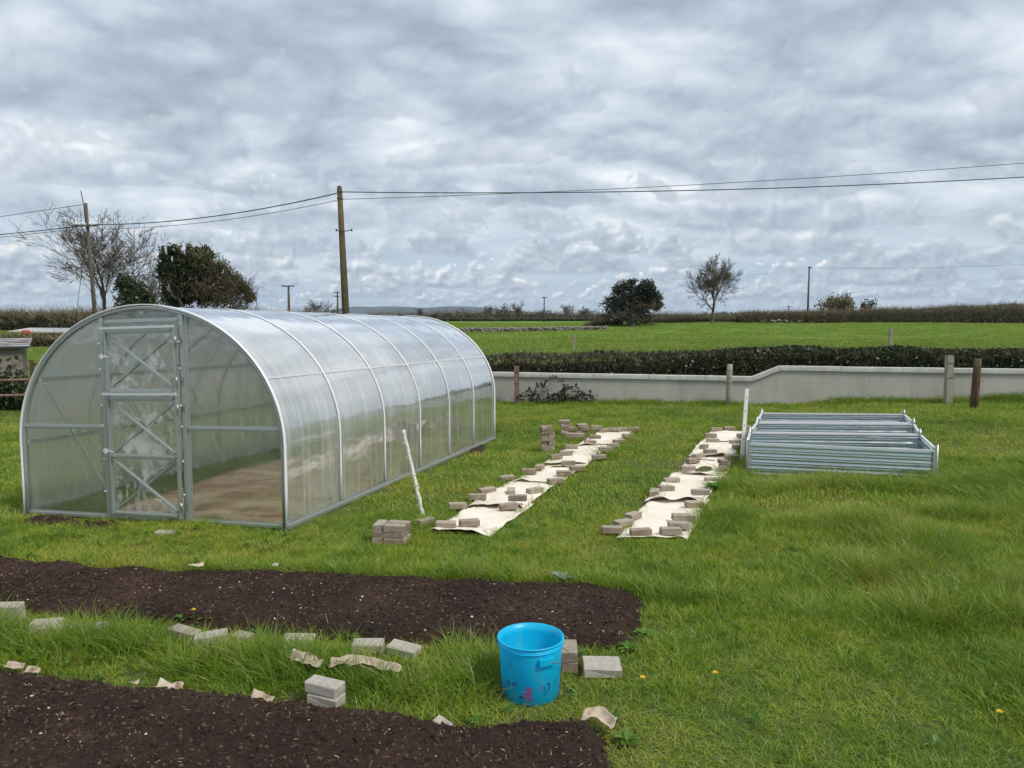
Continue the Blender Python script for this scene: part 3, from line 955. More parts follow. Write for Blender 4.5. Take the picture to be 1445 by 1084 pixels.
# pasture behind the hedge
P = np.concatenate([jitter_grid(-60, 60, 23.5, 60, 0.55), jitter_grid(-75, 90, 60, 128, 1.1)])
P = P[np.abs(P[:, 0]) < 0.72 * P[:, 1] + 2]
P3 = np.stack([P[:, 0], P[:, 1], g(P[:, 0], P[:, 1]) - 0.02], 1)
nn = fb(P[:, 0], P[:, 1], 0.25, 3)
sz = np.clip(0.8 + 0.9 * nn, 0.25, 2) * (0.7 + .6 * RNG.random(len(P)))
sx = np.where(P[:, 1] > 60, 1.9, 1.15) * (0.9 + 0.4 * RNG.random(len(P)))
rot = np.stack([np.zeros(len(P)), np.zeros(len(P)), RNG.random(len(P)) * 6.28], 1)
scatter('pasture_grass', P3, 8 + RNG.integers(0, 2, len(P)), rot, np.stack([sx, sx, sz], 1), GRASSG, label='green pasture grass in the field behind the hedge', cat='grass')

# crumbs, pebbles and chips on the soil
scol = bpy.data.collections.new('crumbs')


def lump(name, m_, s=(1, 1, .7), seed=0, sub=1):
    bm = bmesh.new(); bmesh.ops.create_icosphere(bm, subdivisions=sub, radius=1.0)
    rg = random.Random(seed)
    for v_ in bm.verts: v_.co = Vector((v_.co.x * s[0], v_.co.y * s[1], v_.co.z * s[2])) * (1 + rg.uniform(-.28, .28))
    me = bpy.data.meshes.new(name); bm.to_mesh(me); bm.free(); me.materials.append(m_)
    o = bpy.data.objects.new(name, me); scol.objects.link(o)


for k in range(3): lump('l_a%d' % k, M_clod, seed=k)
for k in range(2): lump('l_b%d' % k, M_stone, (1, .75, .45), seed=5 + k)
for k in range(2):
    mb_ = MB(); mb_.bar((-1, 0, 0), (0.1, .12, .12), .22, .07); mb_.bar((0.1, .12, .12), (1, -.1, 0), .18, .06)
    o_ = bpy.data.objects.new('l_c%d' % k, mb_.mesh('l_c')); o_.data.materials.append(M_straw); scol.objects.link(o_)
CRUMB = scatter_group('scatter_crumbs', scol)


def on_soil(S_, n):
    X, Y, Z, d = S_
    ok = np.argwhere(d[:-1, :-1] > 0.005)
    ij = ok[RNG.integers(0, len(ok), n)]
    i, j = ij[:, 0], ij[:, 1]
    return np.stack([X[i, j], Y[i, j], Z[i, j]], 1)


for S_, nm, nc, ns, nst, lb in ((S1, 'soil_crumbs', 15000, 260, 1500, 'far'), (S2, 'soil_crumbs', 15000, 260, 1500, 'near')):
    for nm, n, lo, hi, r0, r1, lab, ct in (('soil_crumbs', nc, 0, 3, .002, .012, 'crumbs of dark compost on the %s soil bed' % lb, 'soil'), ('pebbles', ns, 3, 5, .003, .010, 'small pale pebbles on the %s soil bed' % lb, 'pebbles'), ('straw_chips', nst, 5, 7, .003, .014, 'straw and bark chips on the %s soil bed' % lb, 'mulch')):
        P3 = on_soil(S_, n); r = r0 + (r1 - r0) * RNG.random(n) ** 3
        P3[:, 2] += r * 0.25
        scatter(nm, P3, lo + RNG.integers(0, hi - lo, n), RNG.random((n, 3)) * 6.28 * (np.array([1, 1, 1]) if lo == 0 else np.array([.06, .06, 1])), np.stack([r, r, r * .8], 1), CRUMB, label=lab, cat=ct)
P3 = on_soil(S3, 500); r = .006 + .02 * RNG.random(500) ** 2
scatter('soil_crumbs', P3, RNG.integers(0, 3, 500), RNG.random((500, 3)) * 6, np.stack([r, r, r], 1), CRUMB, label='crumbs of dark soil along the greenhouse front base', cat='soil')

# ================================================================== GREENHOUSE
GH = empty('greenhouse', (GH_X, GH_Y, 0), -GH_YAW, label='arched clear polycarbonate greenhouse with galvanised frame and closed double door', cat='greenhouse')


def GP(u, v, z):
    return Vector((u, v, z - ZL * (-u / GH_W) + ZB * (v / GH_L)))


def prof(n=40, out=0.0):
    """outline from the right foot over the ridge to the left foot: (u, z)"""
    pts = [(0 + out, 0.0), (out, GH_E * 0.5)]
    a, b = GH_W / 2, GH_H - GH_E
    for k in range(n + 1):
        t = PI * k / n
        pts.append((-a + (a + out) * math.cos(t), GH_E + (b + out) * math.sin(t)))
    pts += [(-GH_W - out, GH_E * 0.5), (-GH_W - out, 0.0)]
    return pts


def pz(z, out=0.0, side=1):
    """u on the outline at height z"""
    a, b = GH_W / 2, GH_H - GH_E
    u = 0 if z < GH_E else -a + a * math.sqrt(max(0, 1 - ((z - GH_E) / b) ** 2))
    return u + out if side > 0 else -GH_W - u - out


def sweep(mb, v0, w_, t_, out, pr_=None):
    """flat strip swept along the arch: w_ along v, t_ thick"""
    pr_ = pr_ or prof(40, out)
    vs = []; fs = []
    n = len(pr_)
    for i, (u, z) in enumerate(pr_):
        a = pr_[max(i - 1, 0)]; b = pr_[min(i + 1, n - 1)]
        tx, tz = b[0] - a[0], b[1] - a[1]; L_ = math.hypot(tx, tz); nx_, nz_ = tz / L_, -tx / L_
        for s, q in ((-1, 0), (1, 0), (1, 1), (-1, 1)):
            vs.append(GP(u + nx_ * t_ * q, v0 + s * w_ / 2, z + nz_ * t_ * q))
    for i in range(n - 1):
        for k in range(4):
            fs.append((i * 4 + k, i * 4 + (k + 1) % 4, (i + 1) * 4 + (k + 1) % 4, (i + 1) * 4 + k))
    fs.append((0, 3, 2, 1)); fs.append(tuple((n - 1) * 4 + k for k in range(4)))
    mb.add(vs, fs, True)


BAY = GH_L / 6
for i in range(7):
    mb = MB(); sweep(mb, i * BAY + (0.02 if i == 0 else -0.02 if i == 6 else 0), 0.030, 0.020, -0.028)
    mb.build('arch_rib', M_galv, GH)
for v0 in (0.0, GH_L):                                  # pale edge trims on both ends
    mb = MB(); sweep(mb, v0 + (0.012 if v0 == 0 else -0.012), 0.040, 0.010, 0.010); mb.build('edge_trim', M_strap, GH)
for v0 in [BAY * k for k in (1, 2, 3, 4, 5)]:           # metal straps over the roof sheets
    mb = MB(); sweep(mb, v0, 0.034, 0.003, 0.0085); mb.build('roof_strap', M_strap, GH)
for k in range(3):                                      # three roof sheets, each over two bays
    va, vb = k * 2 * BAY - 0.0 + (0.012 if k == 0 else 0.001), (k * 2 + 2) * BAY - (0.012 if k == 2 else 0.001)
    o_ = 0.001
    pr0 = prof(48, o_); vs = []; fs = []; nv = 9
    for (u, z) in pr0:
        for j in range(nv): vs.append(GP(u, va + (vb - va) * j / (nv - 1), z))
    for i in range(len(pr0) - 1):
        for j in range(nv - 1):
            q = i * nv + j; fs.append((q, q + nv, q + nv + 1, q + 1))
    mb = MB(); mb.add(vs, fs, True)
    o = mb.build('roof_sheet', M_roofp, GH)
    sd = o.modifiers.new('thickness', 'SOLIDIFY'); sd.thickness = 0.006; sd.offset = 1; sd.use_rim = False
for z, nm in ((0.76, 'eave_purlin'), (1.40, 'purlin')):
    for side in (1, -1):
        mb = MB(); u = pz(z, -0.046, side)
        mb.bar(GP(u, 0.03, z), GP(u, GH_L - 0.03, z), 0.022, 0.04); mb.build(nm, M_galv, GH)
for side in (1, -1):                                    # thin pale strip added outside to draw the side purlin's bright line
    mb = MB(); mb.bar(GP(pz(1.40, 0.012, side), 0.02, 1.40), GP(pz(1.40, 0.012, side), GH_L - 0.02, 1.40), 0.006, 0.016); mb.build('added_pale_strip', M_strap, GH)
mb = MB(); mb.bar(GP(-GH_W / 2, 0.03, GH_H - 0.062), GP(-GH_W / 2, GH_L - 0.03, GH_H - 0.062), 0.05, 0.022); mb.build('ridge_purlin', M_galv, GH)
for side in (1, -1):
    u = 0 if side > 0 else -GH_W
    mb = MB(); mb.hat(GP(u + side * 0.022, 0.0, 0.035), GP(u + side * 0.022, GH_L, 0.035), 0.075, 0.02, (side, 0, 0)); mb.build('base_rail', M_galv, GH)
    for i in range(6):                                  # diagonal braces, foot of a rib up to the next purlin
        mb = MB()
        i2 = i + 1 if side > 0 else i
        zt = 1.36
        mb.bar(GP(pz(0.05, -0.06, side), (i + 1) * BAY, 0.05), GP(pz(zt, -0.085, side), i * BAY + 0.09, zt), 0.022, 0.040)
        mb.build('brace', M_strap, GH)


def endwall(v, s, door):
    """s = -1 faces the camera"""
    out = GP(0, 0, 0)
    # base rail
    if door:
        spans = ((-GH_W + 0.0, -2.0), (-1.07, 0.0)); 
        mb = MB(); mb.hat(GP(-1.99, v, 0.03), GP(-1.08, v, 0.03), 0.05, 0.02, (0, s, 0)); mb.build('threshold', M_galv, GH)
    else: spans = ((-GH_W, 0.0),)
    for a, b in spans:
        mb = MB(); mb.hat(GP(a + 0.03, v, 0.035), GP(b - 0.03, v, 0.035), 0.06, 0.02, (0, s, 0)); mb.build('base_rail', M_galv, GH)
        z = 0.93
        mb = MB(); mb.hat(GP(a + 0.03, v, z), GP(b - 0.03, v, z), 0.05, 0.022, (0, s, 0)); mb.build('cross_rail', M_galv, GH)
    for u in (-2.0, -1.07):
        zt = GH_E + (GH_H - GH_E) * math.sqrt(1 - ((u + GH_W / 2) / (GH_W / 2)) ** 2) - 0.03
        mb = MB(); mb.hat(GP(u, v, 0), GP(u, v, zt), 0.098, 0.028, (0, s, 0)); mb.build('door_post' if door else 'end_post', M_galv, GH)
    mb = MB(); mb.hat(GP(-1.962, v, 1.955), GP(-1.108, v, 1.955), 0.05, 0.024, (0, s, 0)); mb.build('header_rail', M_galv, GH)
    # sheets
    def sheet(ua, ub, z0, z1=None, n=26):
        vs = []; fs = []
        for k in range(n + 1):
            u = ua + (ub - ua) * k / n
            zt = z1 if z1 else GH_E + (GH_H - GH_E) * math.sqrt(max(0, 1 - ((u + GH_W / 2) / (GH_W / 2)) ** 2)) - 0.004
            vs.append(GP(u, v - s * 0.016, z0)); vs.append(GP(u, v - s * 0.016, zt))
        for k in range(n): fs.append((2 * k, 2 * k + 2, 2 * k + 3, 2 * k + 1) if s < 0 else (2 * k, 2 * k + 1, 2 * k + 3, 2 * k + 2))
        mb = MB(); mb.add(vs, fs)
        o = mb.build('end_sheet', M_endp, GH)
        q = o.modifiers.new('thickness', 'SOLIDIFY'); q.thickness = 0.006; q.offset = -1
    if door:
        sheet(-GH_W + 0.004, -2.0, 0.0); sheet(-1.07, -0.004, 0.0); sheet(-2.0, -1.07, 1.90)
    else:
        sheet(-GH_W + 0.004, -0.004, 0.0)


endwall(0.03, -1, True)
endwall(GH_L - 0.03, 1, False)
for k, z in enumerate((0.3, 0.62, 1.15, 1.5, 1.75, 0.95)):          # bolt heads down the posts
    for u in (-2.0, -1.07):
        mb = MB(); c = GP(u, -0.022, z); mb.tube([c, c + Vector((0, -0.012, 0))], 0.010, 6); mb.build('bolt', M_trim, GH)


def door(z0, z1, bars, xs, name, lab):
    vD = -0.012; up = (0, -1, 0)
    ua, ub = -1.945, -1.108
    fr = empty(name); fr.parent = GH
    for u in (ua + 0.02, ub - 0.02):
        d = MB(); d.hat(GP(u, vD, z0), GP(u, vD, z1), 0.045, 0.024, up); d.build('stile', M_galv, fr)
    if lab: fr['label'] = lab
    for z in bars:
        mb = MB(); mb.hat(GP(ua + 0.045, vD, z), GP(ub - 0.045, vD, z), 0.045, 0.024, up); mb.build('rail', M_galv, fr)
    for za, zb in xs:
        mb = MB(); mb.hat(GP(ua + 0.05, vD - 0.001, zb), GP(ub - 0.05, vD - 0.001, za), 0.032, 0.018, up); mb.build('brace', M_galv, fr)
        mb = MB(); mb.hat(GP(ua + 0.05, vD + 0.024, za), GP(ub - 0.05, vD + 0.024, zb), 0.030, 0.016, up); mb.build('brace', M_galv, fr)
    mb = MB(); mb.add([GP(ua + 0.03, vD + 0.012, z0 + .02), GP(ub - 0.03, vD + 0.012, z0 + .02), GP(ub - 0.03, vD + 0.012, z1 - .02), GP(ua + 0.03, vD + 0.012, z1 - .02)], [(0, 1, 2, 3)])
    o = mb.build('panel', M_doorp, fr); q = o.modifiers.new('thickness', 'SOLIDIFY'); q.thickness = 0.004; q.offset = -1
    for z in (z0 + 0.12, z1 - 0.12):
        mb = MB(); c = GP(ub + 0.002, -0.034, z); mb.box(c, (0.05, 0.008, 0.07)); mb.tube([c + Vector((0.008, -.006, -.035)), c + Vector((0.008, -.006, .035))], 0.007, 8); mb.build('hinge', M_galv, fr)
    mb = MB(); c = GP(ua - 0.01, -0.04, (z0 + z1) / 2 + 0.05); mb.box(c, (0.075, 0.012, 0.022)); mb.box(c + Vector((0, -.012, 0)), (0.02, 0.014, 0.05)); mb.tube([c + Vector((0.03, -.01, 0)), c + Vector((0.11, -.02, -.004))], 0.004, 6); mb.build('latch', M_trim, fr)
    return fr


door(0.065, 1.245, (0.09, 0.655, 1.215), ((0.13, 0.62), (0.69, 1.18)), 'lower_door', 'lower stable door with two X braces and a white stained panel')
door(1.265, 1.885, (1.29, 1.86), ((1.33, 1.82),), 'upper_door', 'upper stable door with a single X brace')
for z, yy in ((1.895, -.05), (1.262, -.05)):
    mb = MB(); mb.bar(GP(-1.96, yy, z), GP(-1.105, yy, z), 0.022, 0.022); mb.build('drip_rail', M_trim, GH)

# ================================================================== WALL
def wyf(x): return float(wall_y(np.array([x]))[0])


def wtop(x):
    if x < 5.28: return 0.645
    if x < 5.82: return 0.645 + (0.885 - 0.645) * (x - 5.28) / 0.54
    return 0.885


WL = empty('boundary_wall', (5, wyf(5), 0), label='low grey rendered wall with pale coping stepping up on the right', cat='wall')
xs = sorted(list(np.arange(-9, 15.01, 0.5)) + [5.28, 5.82])
mb = MB(); vs = []; fs = []
for x in xs:
    y = wyf(x); zb = float(g(x, y)) - 0.25
    for yy, zz in ((y - 0.1, zb), (y - 0.1, wtop(x) - 0.095), (y + 0.1, wtop(x) - 0.095), (y + 0.1, zb)): vs.append((x - 5, yy - wyf(5), zz))
for i in range(len(xs) - 1):
    for k in range(4): fs.append((i * 4 + k, (i + 1) * 4 + k, (i + 1) * 4 + (k + 1) % 4, i * 4 + (k + 1) % 4))
mb.add(vs, fs); mb.build('render_face', M_wall, WL)
cx = -9.0; edges = []
while cx < 15:
    nx_ = cx + 1.21
    for q in (5.28, 5.82):
        if cx < q - .05 and nx_ > q - 0.3: nx_ = q
    edges.append((cx, nx_)); cx = nx_
for a, b in edges:
    mb = MB()
    A = Vector((a + 0.004 - 5, wyf(a) - wyf(5), wtop(a + 1e-4))); B = Vector((b - 0.004 - 5, wyf(b) - wyf(5), wtop(b - 1e-4)))
    jz = random.uniform(-.003, .003)
    mb.bar(A + Vector((0, 0, -0.066 + jz)), B + Vector((0, 0, -0.066 + jz)), 0.27, 0.058)
    mb.bar(A + Vector((0, 0, -0.020 + jz)), B + Vector((0, 0, -0.020 + jz)), 0.235, 0.034)
    mb.build('coping_stone', M_coping, WL)

# fence posts in front of the wall
def post(pb, pt, wpx, m_, name, label, square=True, group=None, cap=False):
    yy = min(gp(*pb).y, wyf(gp(*pb).x) - 0.42); q = atY(pb[0], pb[1], yy); b = Vector((q.x, yy, float(g(q.x, yy)))); t_ = atY(pt[0], pt[1], b.y); r = wpx / 2 * b.y / FPX
    root = empty(name, b, label=label, cat='fence post', group=group)
    mb = MB(); h = t_ - b
    n = 4 if square else 10
    pts = [Vector((0, 0, -0.1)) - h * 0.02, h * 0.3, h * 0.66, h]
    if square: mb.bar(pts[0], h, r * 1.9, r * 1.9, (0, 1, 0.01))
    else: mb.tube(pts, [r * 1.06, r, r * .97, r * .9], 10)
    mb.build('shaft', m_, root)
    for k in (0.55, 0.85):
        mb = MB(); c = h * k
        mb.tube([c + Vector((-r * 1.15, -r * 1.12, 0)), c + Vector((r * 1.15, -r * 1.12, .01))], 0.004, 5); mb.build('staple_wire', M_black, root)
    return root


post((729, 568), (729, 517), 7.5, M_redpost, 'fence_post', 'reddish square post in front of the wall, nearest the greenhouse')
post((1028, 571), (1030, 514), 8.5, M_post, 'fence_post', 'mossy grey post in front of the wall beside the white stake', False)
post((1338, 557), (1340, 502), 9, M_post, 'fence_post', 'pale grey upright post against the raised part of the wall')
post((1374, 578), (1380, 506), 11, M_brnpost, 'fence_post', 'leaning brown round post with a mossy top at the far right', False)


def field_post(px, ytop, Y, wpx, label):
    t_ = atY(px, ytop, Y); zb = float(g(t_.x, Y)); r = wpx / 2 * Y / FPX
    root = empty('fence_post', (t_.x, Y, zb), label=label, cat='fence post')
    mb = MB(); mb.bar((0, 0, -0.2), (0.02, 0, t_.z - zb), r * 2, r * 2, (0, 1, 0)); mb.build('shaft', M_post, root)
    mb = MB(); mb.tube([(-r * 1.05, -r * 1.1, (t_.z - zb) * .8), (r * 1.05, -r * 1.1, (t_.z - zb) * .8)], 0.008, 5); mb.build('staple_wire', M_black, root)


field_post(810, 472, 44, 3.4, 'short post standing in the pasture left of the dark tree')
field_post(1257, 463, 40, 4.2, 'short post standing in the pasture right of the telegraph pole')

# ================================================================== FOLIAGE GENERATORS
def quads(C, size, rg, elong=1.6, up=0.0):
    """small leaf-like quads round centres C"""
    n = len(C)
    a = rg.normal(size=(n, 3)); a[:, 2] += up; a /= np.linalg.norm(a, axis=1, keepdims=True)
    b = rg.normal(size=(n, 3)); b -= (a * b).sum(1, keepdims=True) * a; b /= np.linalg.norm(b, axis=1, keepdims=True)
    s = (size * (0.6 + 0.8 * rg.random(n)))[:, None]
    V = np.stack([C - a * s * elong / 2, C + b * s * .5, C + a * s * elong / 2, C - b * s * .5], 1).reshape(-1, 3)
    F = np.arange(4 * n).reshape(n, 4)
    c = np.repeat(rg.random(n), 4)
    return V, F, c


def twigs(C, ln, w_, rg, up=0.8, spread=1.0):
    n = len(C)
    a = rg.normal(size=(n, 3)) * spread; a[:, 2] = np.abs(a[:, 2]) + up; a /= np.linalg.norm(a, axis=1, keepdims=True)
    b = rg.normal(size=(n, 3)); b -= (a * b).sum(1, keepdims=True) * a; b /= np.linalg.norm(b, axis=1, keepdims=True)
    L_ = (ln * (0.5 + rg.random(n)))[:, None]
    V = np.stack([C - b * w_ / 2, C + b * w_ / 2, C + a * L_], 1).reshape(-1, 3)
    return V, np.arange(3 * n).reshape(n, 3), np.repeat(rg.random(n), 3)


def leaf_obj(name, C, size, m_, parent, seed=0, elong=1.6, kind='stuff', up=0.0):
    V, F, c = quads(C, size, np.random.default_rng(seed), elong, up)
    return tag(link(name, npmesh(name, V, F, {'c': c}), m_, parent), kind=kind)


def twig_obj(name, C, ln, w_, m_, parent, seed=0, up=0.8, spread=1.0):
    V, F, c = twigs(C, ln, w_, np.random.default_rng(seed), up, spread)
    return tag(link(name, npmesh(name, V, F, {'c': c}), m_, parent), kind='stuff')


class Tree:
    def __init__(s, seed, wig=0.22, up=0.12, nch=4, maxlev=5, ang=(25, 55), shrink=0.66, steps=5, fork=0.3, trunk=0.75, first=1.0):
        s.rg = random.Random(seed); s.seg = []; s.tips = []; s.wig = wig; s.up = up; s.nch = nch; s.ml = maxlev; s.ang = ang; s.sh = shrink; s.steps = steps; s.fork = fork; s.trunk = trunk; s.first = first

    def grow(s, p, d, L, r, lev):
        rg = s.rg; st = max(2, s.steps - lev // 2)
        r1 = r * (0.55 if lev else 0.62)
        nodes = []
        for k in range(st):
            w_ = s.wig * (0.35 if lev == 0 else 1)
            d = (d + Vector((rg.gauss(0, w_), rg.gauss(0, w_), rg.gauss(0, w_) + (s.up if lev else 0)))).normalized()
            q = p + d * (L / st)
            ra = r + (r1 - r) * k / st; rb = r + (r1 - r) * (k + 1) / st
            s.seg.append((p, q, ra, rb, lev)); p = q; nodes.append((p, d, rb, (k + 1) / st))
        if lev >= s.ml:
            s.tips.append(p); return
        if lev >= s.ml - 1: s.tips.append(p)
        nn_ = s.nch + (2 if lev == 0 else 0)
        for i in range(nn_):
            if i == 0: q, dd, rr, f = nodes[-1]; a = R(rg.uniform(4, 16)); ls = 0.86
            else:
                cand = [n for n in nodes if n[3] > (s.fork if lev == 0 else 0.12)]
                q, dd, rr, f = cand[int((i - 1) / max(1, nn_ - 1) * len(cand) * .999)] if lev else rg.choice(cand)
                a = R(rg.uniform(*s.ang)); ls = 1.22 - 0.55 * f
            ph = rg.uniform(0, 2 * PI)
            ax = dd.orthogonal().normalized(); ax.rotate(Matrix.Rotation(ph, 3, dd))
            nd = dd.copy(); nd.rotate(Matrix.Rotation(a, 3, ax))
            s.grow(q, nd, (L * s.sh if lev else s.first) * ls * rg.uniform(0.8, 1.15), max(rr * (0.85 if i == 0 else 0.55), 0.002), lev + 1)

    def run(s, H, W_, r, rmin=0.01, trunk_scale=1.0):
        s.grow(Vector((0, 0, 0)), Vector((0, 0, 1)), s.trunk, 0.05, 0)
        P_ = np.array([[*a, *b] for a, b, *_ in s.seg]); 
        P_ = P_.reshape(-1, 3); hz = np.percentile(P_[:, 2], 99.9); wx = np.percentile(P_[:, 0], 99.3) - np.percentile(P_[:, 0], .7)
        sc = np.array([W_ / wx, W_ / wx, H / hz])
        s.A = np.array([list(a) for a, *_ in s.seg]) * sc; s.B = np.array([list(x[1]) for x in s.seg]) * sc
        s.ra = np.maximum(np.array([x[2] for x in s.seg]) / 0.05 * r, rmin); s.rb = np.maximum(np.array([x[3] for x in s.seg]) / 0.05 * r, rmin)
        s.lev = np.array([x[4] for x in s.seg]); s.T = np.array([list(t) for t in s.tips]) * sc
        return s

    def mesh(s, sel, n=4):
        A, B, ra, rb = s.A[sel], s.B[sel], s.ra[sel], s.rb[sel]
        d = B - A; d /= np.linalg.norm(d, axis=1, keepdims=True) + 1e-9
        ref = np.where(np.abs(d[:, 2:3]) < 0.9, [[0, 0, 1.0]], [[1.0, 0, 0]])
        x = np.cross(d, ref); x /= np.linalg.norm(x, axis=1, keepdims=True); y = np.cross(d, x)
        V = []
        for P_, r in ((A, ra), (B, rb)):
            for k in range(n):
                a = 2 * PI * k / n
                V.append(P_ + (x * math.cos(a) + y * math.sin(a)) * r[:, None])
        V = np.stack(V, 1); m_ = len(A)
        base = (np.arange(m_) * 2 * n)[:, None]
        F = np.concatenate([base + np.array([[k, (k + 1) % n, n + (k + 1) % n, n + k]]) for k in range(n)])
        return V.reshape(-1, 3), F


def lumps(L_, Y, origin, n, rg, depth=1.0, thr=-0.30):
    """points in leafy clumps given as (px, py, radius px); holes are left by noise"""
    L_ = np.array(L_, float); wts = L_[:, 2] ** 2; k = rg.choice(len(L_), n * 2, p=wts / wts.sum())
    d = rg.normal(size=(n * 2, 3)); d /= np.linalg.norm(d, axis=1, keepdims=True); rr = rg.random(n * 2) ** 0.45 * (1 + 0.18 * rg.normal(size=n * 2).clip(-1, 2.2))
    m_ = Y / FPX; c = np.stack([(L_[k, 0] - 722.5) * m_, Y + (((k * 7919) % 13) / 6 - 1) * depth, CAM_H + (HORIZON - L_[k, 1]) * m_], 1)
    P_ = c + d * (rr * L_[k, 2] * m_)[:, None] * np.array([1, 1.1, 0.92])
    hole = fb(P_[:, 0] * 1.0 + P_[:, 1] * .4, P_[:, 2] + P_[:, 1] * .3, 34 / (Y * 0.25), 3)
    P_ = P_[hole > thr][:n]
    return P_ - np.array(origin)


def tree(px, Y, ytop, wpx, label, seed, name='bare_tree', r=0.2, leaves=None, rmin=0.012, cat='tree', group=None, bark=None, base_z=None, dz=0.0, **kw):
    t_ = atY(px, ytop, Y); zb = float(g(t_.x, Y)) if base_z is None else base_z
    H = t_.z - zb; W_ = wpx * Y / FPX
    T = Tree(seed, **kw).run(H, W_, r, rmin)
    root = empty(name, (t_.x, Y, zb), label=label, cat=cat, group=group)
    V, F = T.mesh(T.lev <= 1, 7); link('trunk', npmesh('trunk', V, F, smooth=True), bark or M_bark, root)
    V, F = T.mesh(T.lev > 1, 3); tag(link('crown', npmesh('crown', V, F), bark or M_bark, root), kind='stuff')
    if leaves:
        for (m_, n, size, jit, cond) in leaves:
            rg = np.random.default_rng(seed + 5)
            Tt = T.T[cond(T.T)] if cond else T.T
            if isinstance(jit, list): C = lumps(jit, Y, (t_.x, Y, zb), n, rg, 0.02 * Y)
            else:
                C = Tt[rg.integers(0, len(Tt), n)] + rg.normal(size=(n, 3)) * jit
                C = C[C[:, 2] > 0.12 * H]
            leaf_obj('foliage', C, size, m_, root, seed)
    return root, T


# ------------------------------------------------------------------ hedges
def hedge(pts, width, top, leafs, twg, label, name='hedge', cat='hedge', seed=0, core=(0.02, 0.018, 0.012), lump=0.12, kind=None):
    """pts: [(x, y)], top: [(x, z)] absolute; leafs: [(mat, n, size, cond)]; twg: [(mat, n, length, width)]"""
    rg = np.random.default_rng(seed)
    P_ = np.array(pts, float); seg = np.diff(P_, axis=0); L_ = np.hypot(seg[:, 0], seg[:, 1]); cum = np.r_[0, np.cumsum(L_)]
    tx = [p[0] for p in top]; tz = [p[1] for p in top]

    def pos(s_):
        return np.stack([np.interp(s_, cum, P_[:, 0]), np.interp(s_, cum, P_[:, 1])], -1)
    mid = pos(np.array([cum[-1] / 2]))[0]; zb0 = float(g(mid[0], mid[1]))
    root = empty(name, (mid[0], mid[1], zb0), label=label, cat=cat)
    org = np.array([mid[0], mid[1], zb0])
    dn = np.array([-(P_[-1] - P_[0])[1], (P_[-1] - P_[0])[0]]); dn /= np.linalg.norm(dn)

    def prof_(s_, w_):
        xy = pos(s_) + dn * w_[:, None] * width / 2
        b = g(xy[:, 0], xy[:, 1]); t0 = np.interp(xy[:, 0], tx, tz)
        hh = (t0 - b) * (1 + lump * fb(s_ * 1.0 / max(width, .5) + seed, w_ * 0.7, 0.9, 3))
        return xy, b, hh * (1 - 0.25 * np.abs(w_) ** 3)
    # lumpy core
    ns = max(8, int(cum[-1] / (width * 0.3))); S_ = np.linspace(0, cum[-1], ns)
    ring = [(-1.0, 0.0), (-0.95, 0.55), (-0.75, 0.85), (0, 0.93), (0.75, 0.85), (0.95, 0.5), (1.0, 0.0)]
    V = []
    for w0, f in ring:
        xy, b, hh = prof_(S_, np.full(ns, w0 * 0.8))
        j = 1 + 0.10 * vnoise(S_ * 2.3 / width + f * 9, S_ * 0 + w0 * 5)
        V.append(np.stack([xy[:, 0], xy[:, 1], b - 0.1 + hh * f * 0.86 * j], 1))
    V = np.stack(V, 1); nr = len(ring)
    F = [(i * nr + k, (i + 1) * nr + k, (i + 1) * nr + k + 1, i * nr + k + 1) for i in range(ns - 1) for k in range(nr - 1)]
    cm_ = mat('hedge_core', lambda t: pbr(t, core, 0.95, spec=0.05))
    link('core', npmesh('core', V.reshape(-1, 3) - org, F, smooth=True), cm_, root)
    for (m_, n, size, cond) in leafs:
        s_ = rg.random(n) * cum[-1]; w0 = np.where(rg.random(n) < 0.55, -1 + 0.25 * rg.random(n), rg.random(n) * 2 - 1)
        xy, b, hh = prof_(s_, w0)
        f = np.where(w0 < -0.7, rg.random(n) ** 0.8, 0.86 + 0.16 * rg.random(n))
        C = np.stack([xy[:, 0], xy[:, 1], b + hh * f], 1)
        if cond is not None: C = C[cond(C, rg)]
        leaf_obj('foliage', C - org, size, m_, root, seed + 1)
    for (m_, n, ln, w_, upw) in twg:
        s_ = rg.random(n) * cum[-1]; w0 = np.where(rg.random(n) < 0.55, -1 + 0.3 * rg.random(n), rg.random(n) * 2 - 1)
        xy, b, hh = prof_(s_, w0)
        f = np.where(w0 < -0.7, rg.random(n) ** 0.7 * 0.95, 0.80 + 0.14 * rg.random(n))
        C = np.stack([xy[:, 0], xy[:, 1], b + hh * f], 1)
        twig_obj('twigs', C - org, ln, w_, m_, root, seed + 2, upw)
    return root


ivyc = lambda C, rg: rg.random(len(C)) < sstep(3.0, 8.5, C[:, 0] + 1.5 * vnoise(C[:, 0] * 0.9, C[:, 2] * 2)) * 0.85 + 0.13
hedge([(-9, 23.6), (18, 22.1)], 1.3, [(-9, 0.62), (-1, 0.74), (1.2, 0.90), (4, 0.86), (6.5, 1.02), (18, 1.05)],
      [(M_ivy, 42000, 0.075, ivyc), (M_olive, 5000, 0.06, lambda C, rg: C[:, 0] < 9)],
      [(M_hedgetwig, 26000, 0.26, 0.014, 0.25)], 'clipped hedge behind the wall, bare brown twigs left and dark ivy right', seed=2)

# far hedge on the right of the pasture
def farx(px, Y): return (px - 722.5) / FPX * Y


def farz(py, Y): return CAM_H + (HORIZON - py) / FPX * Y


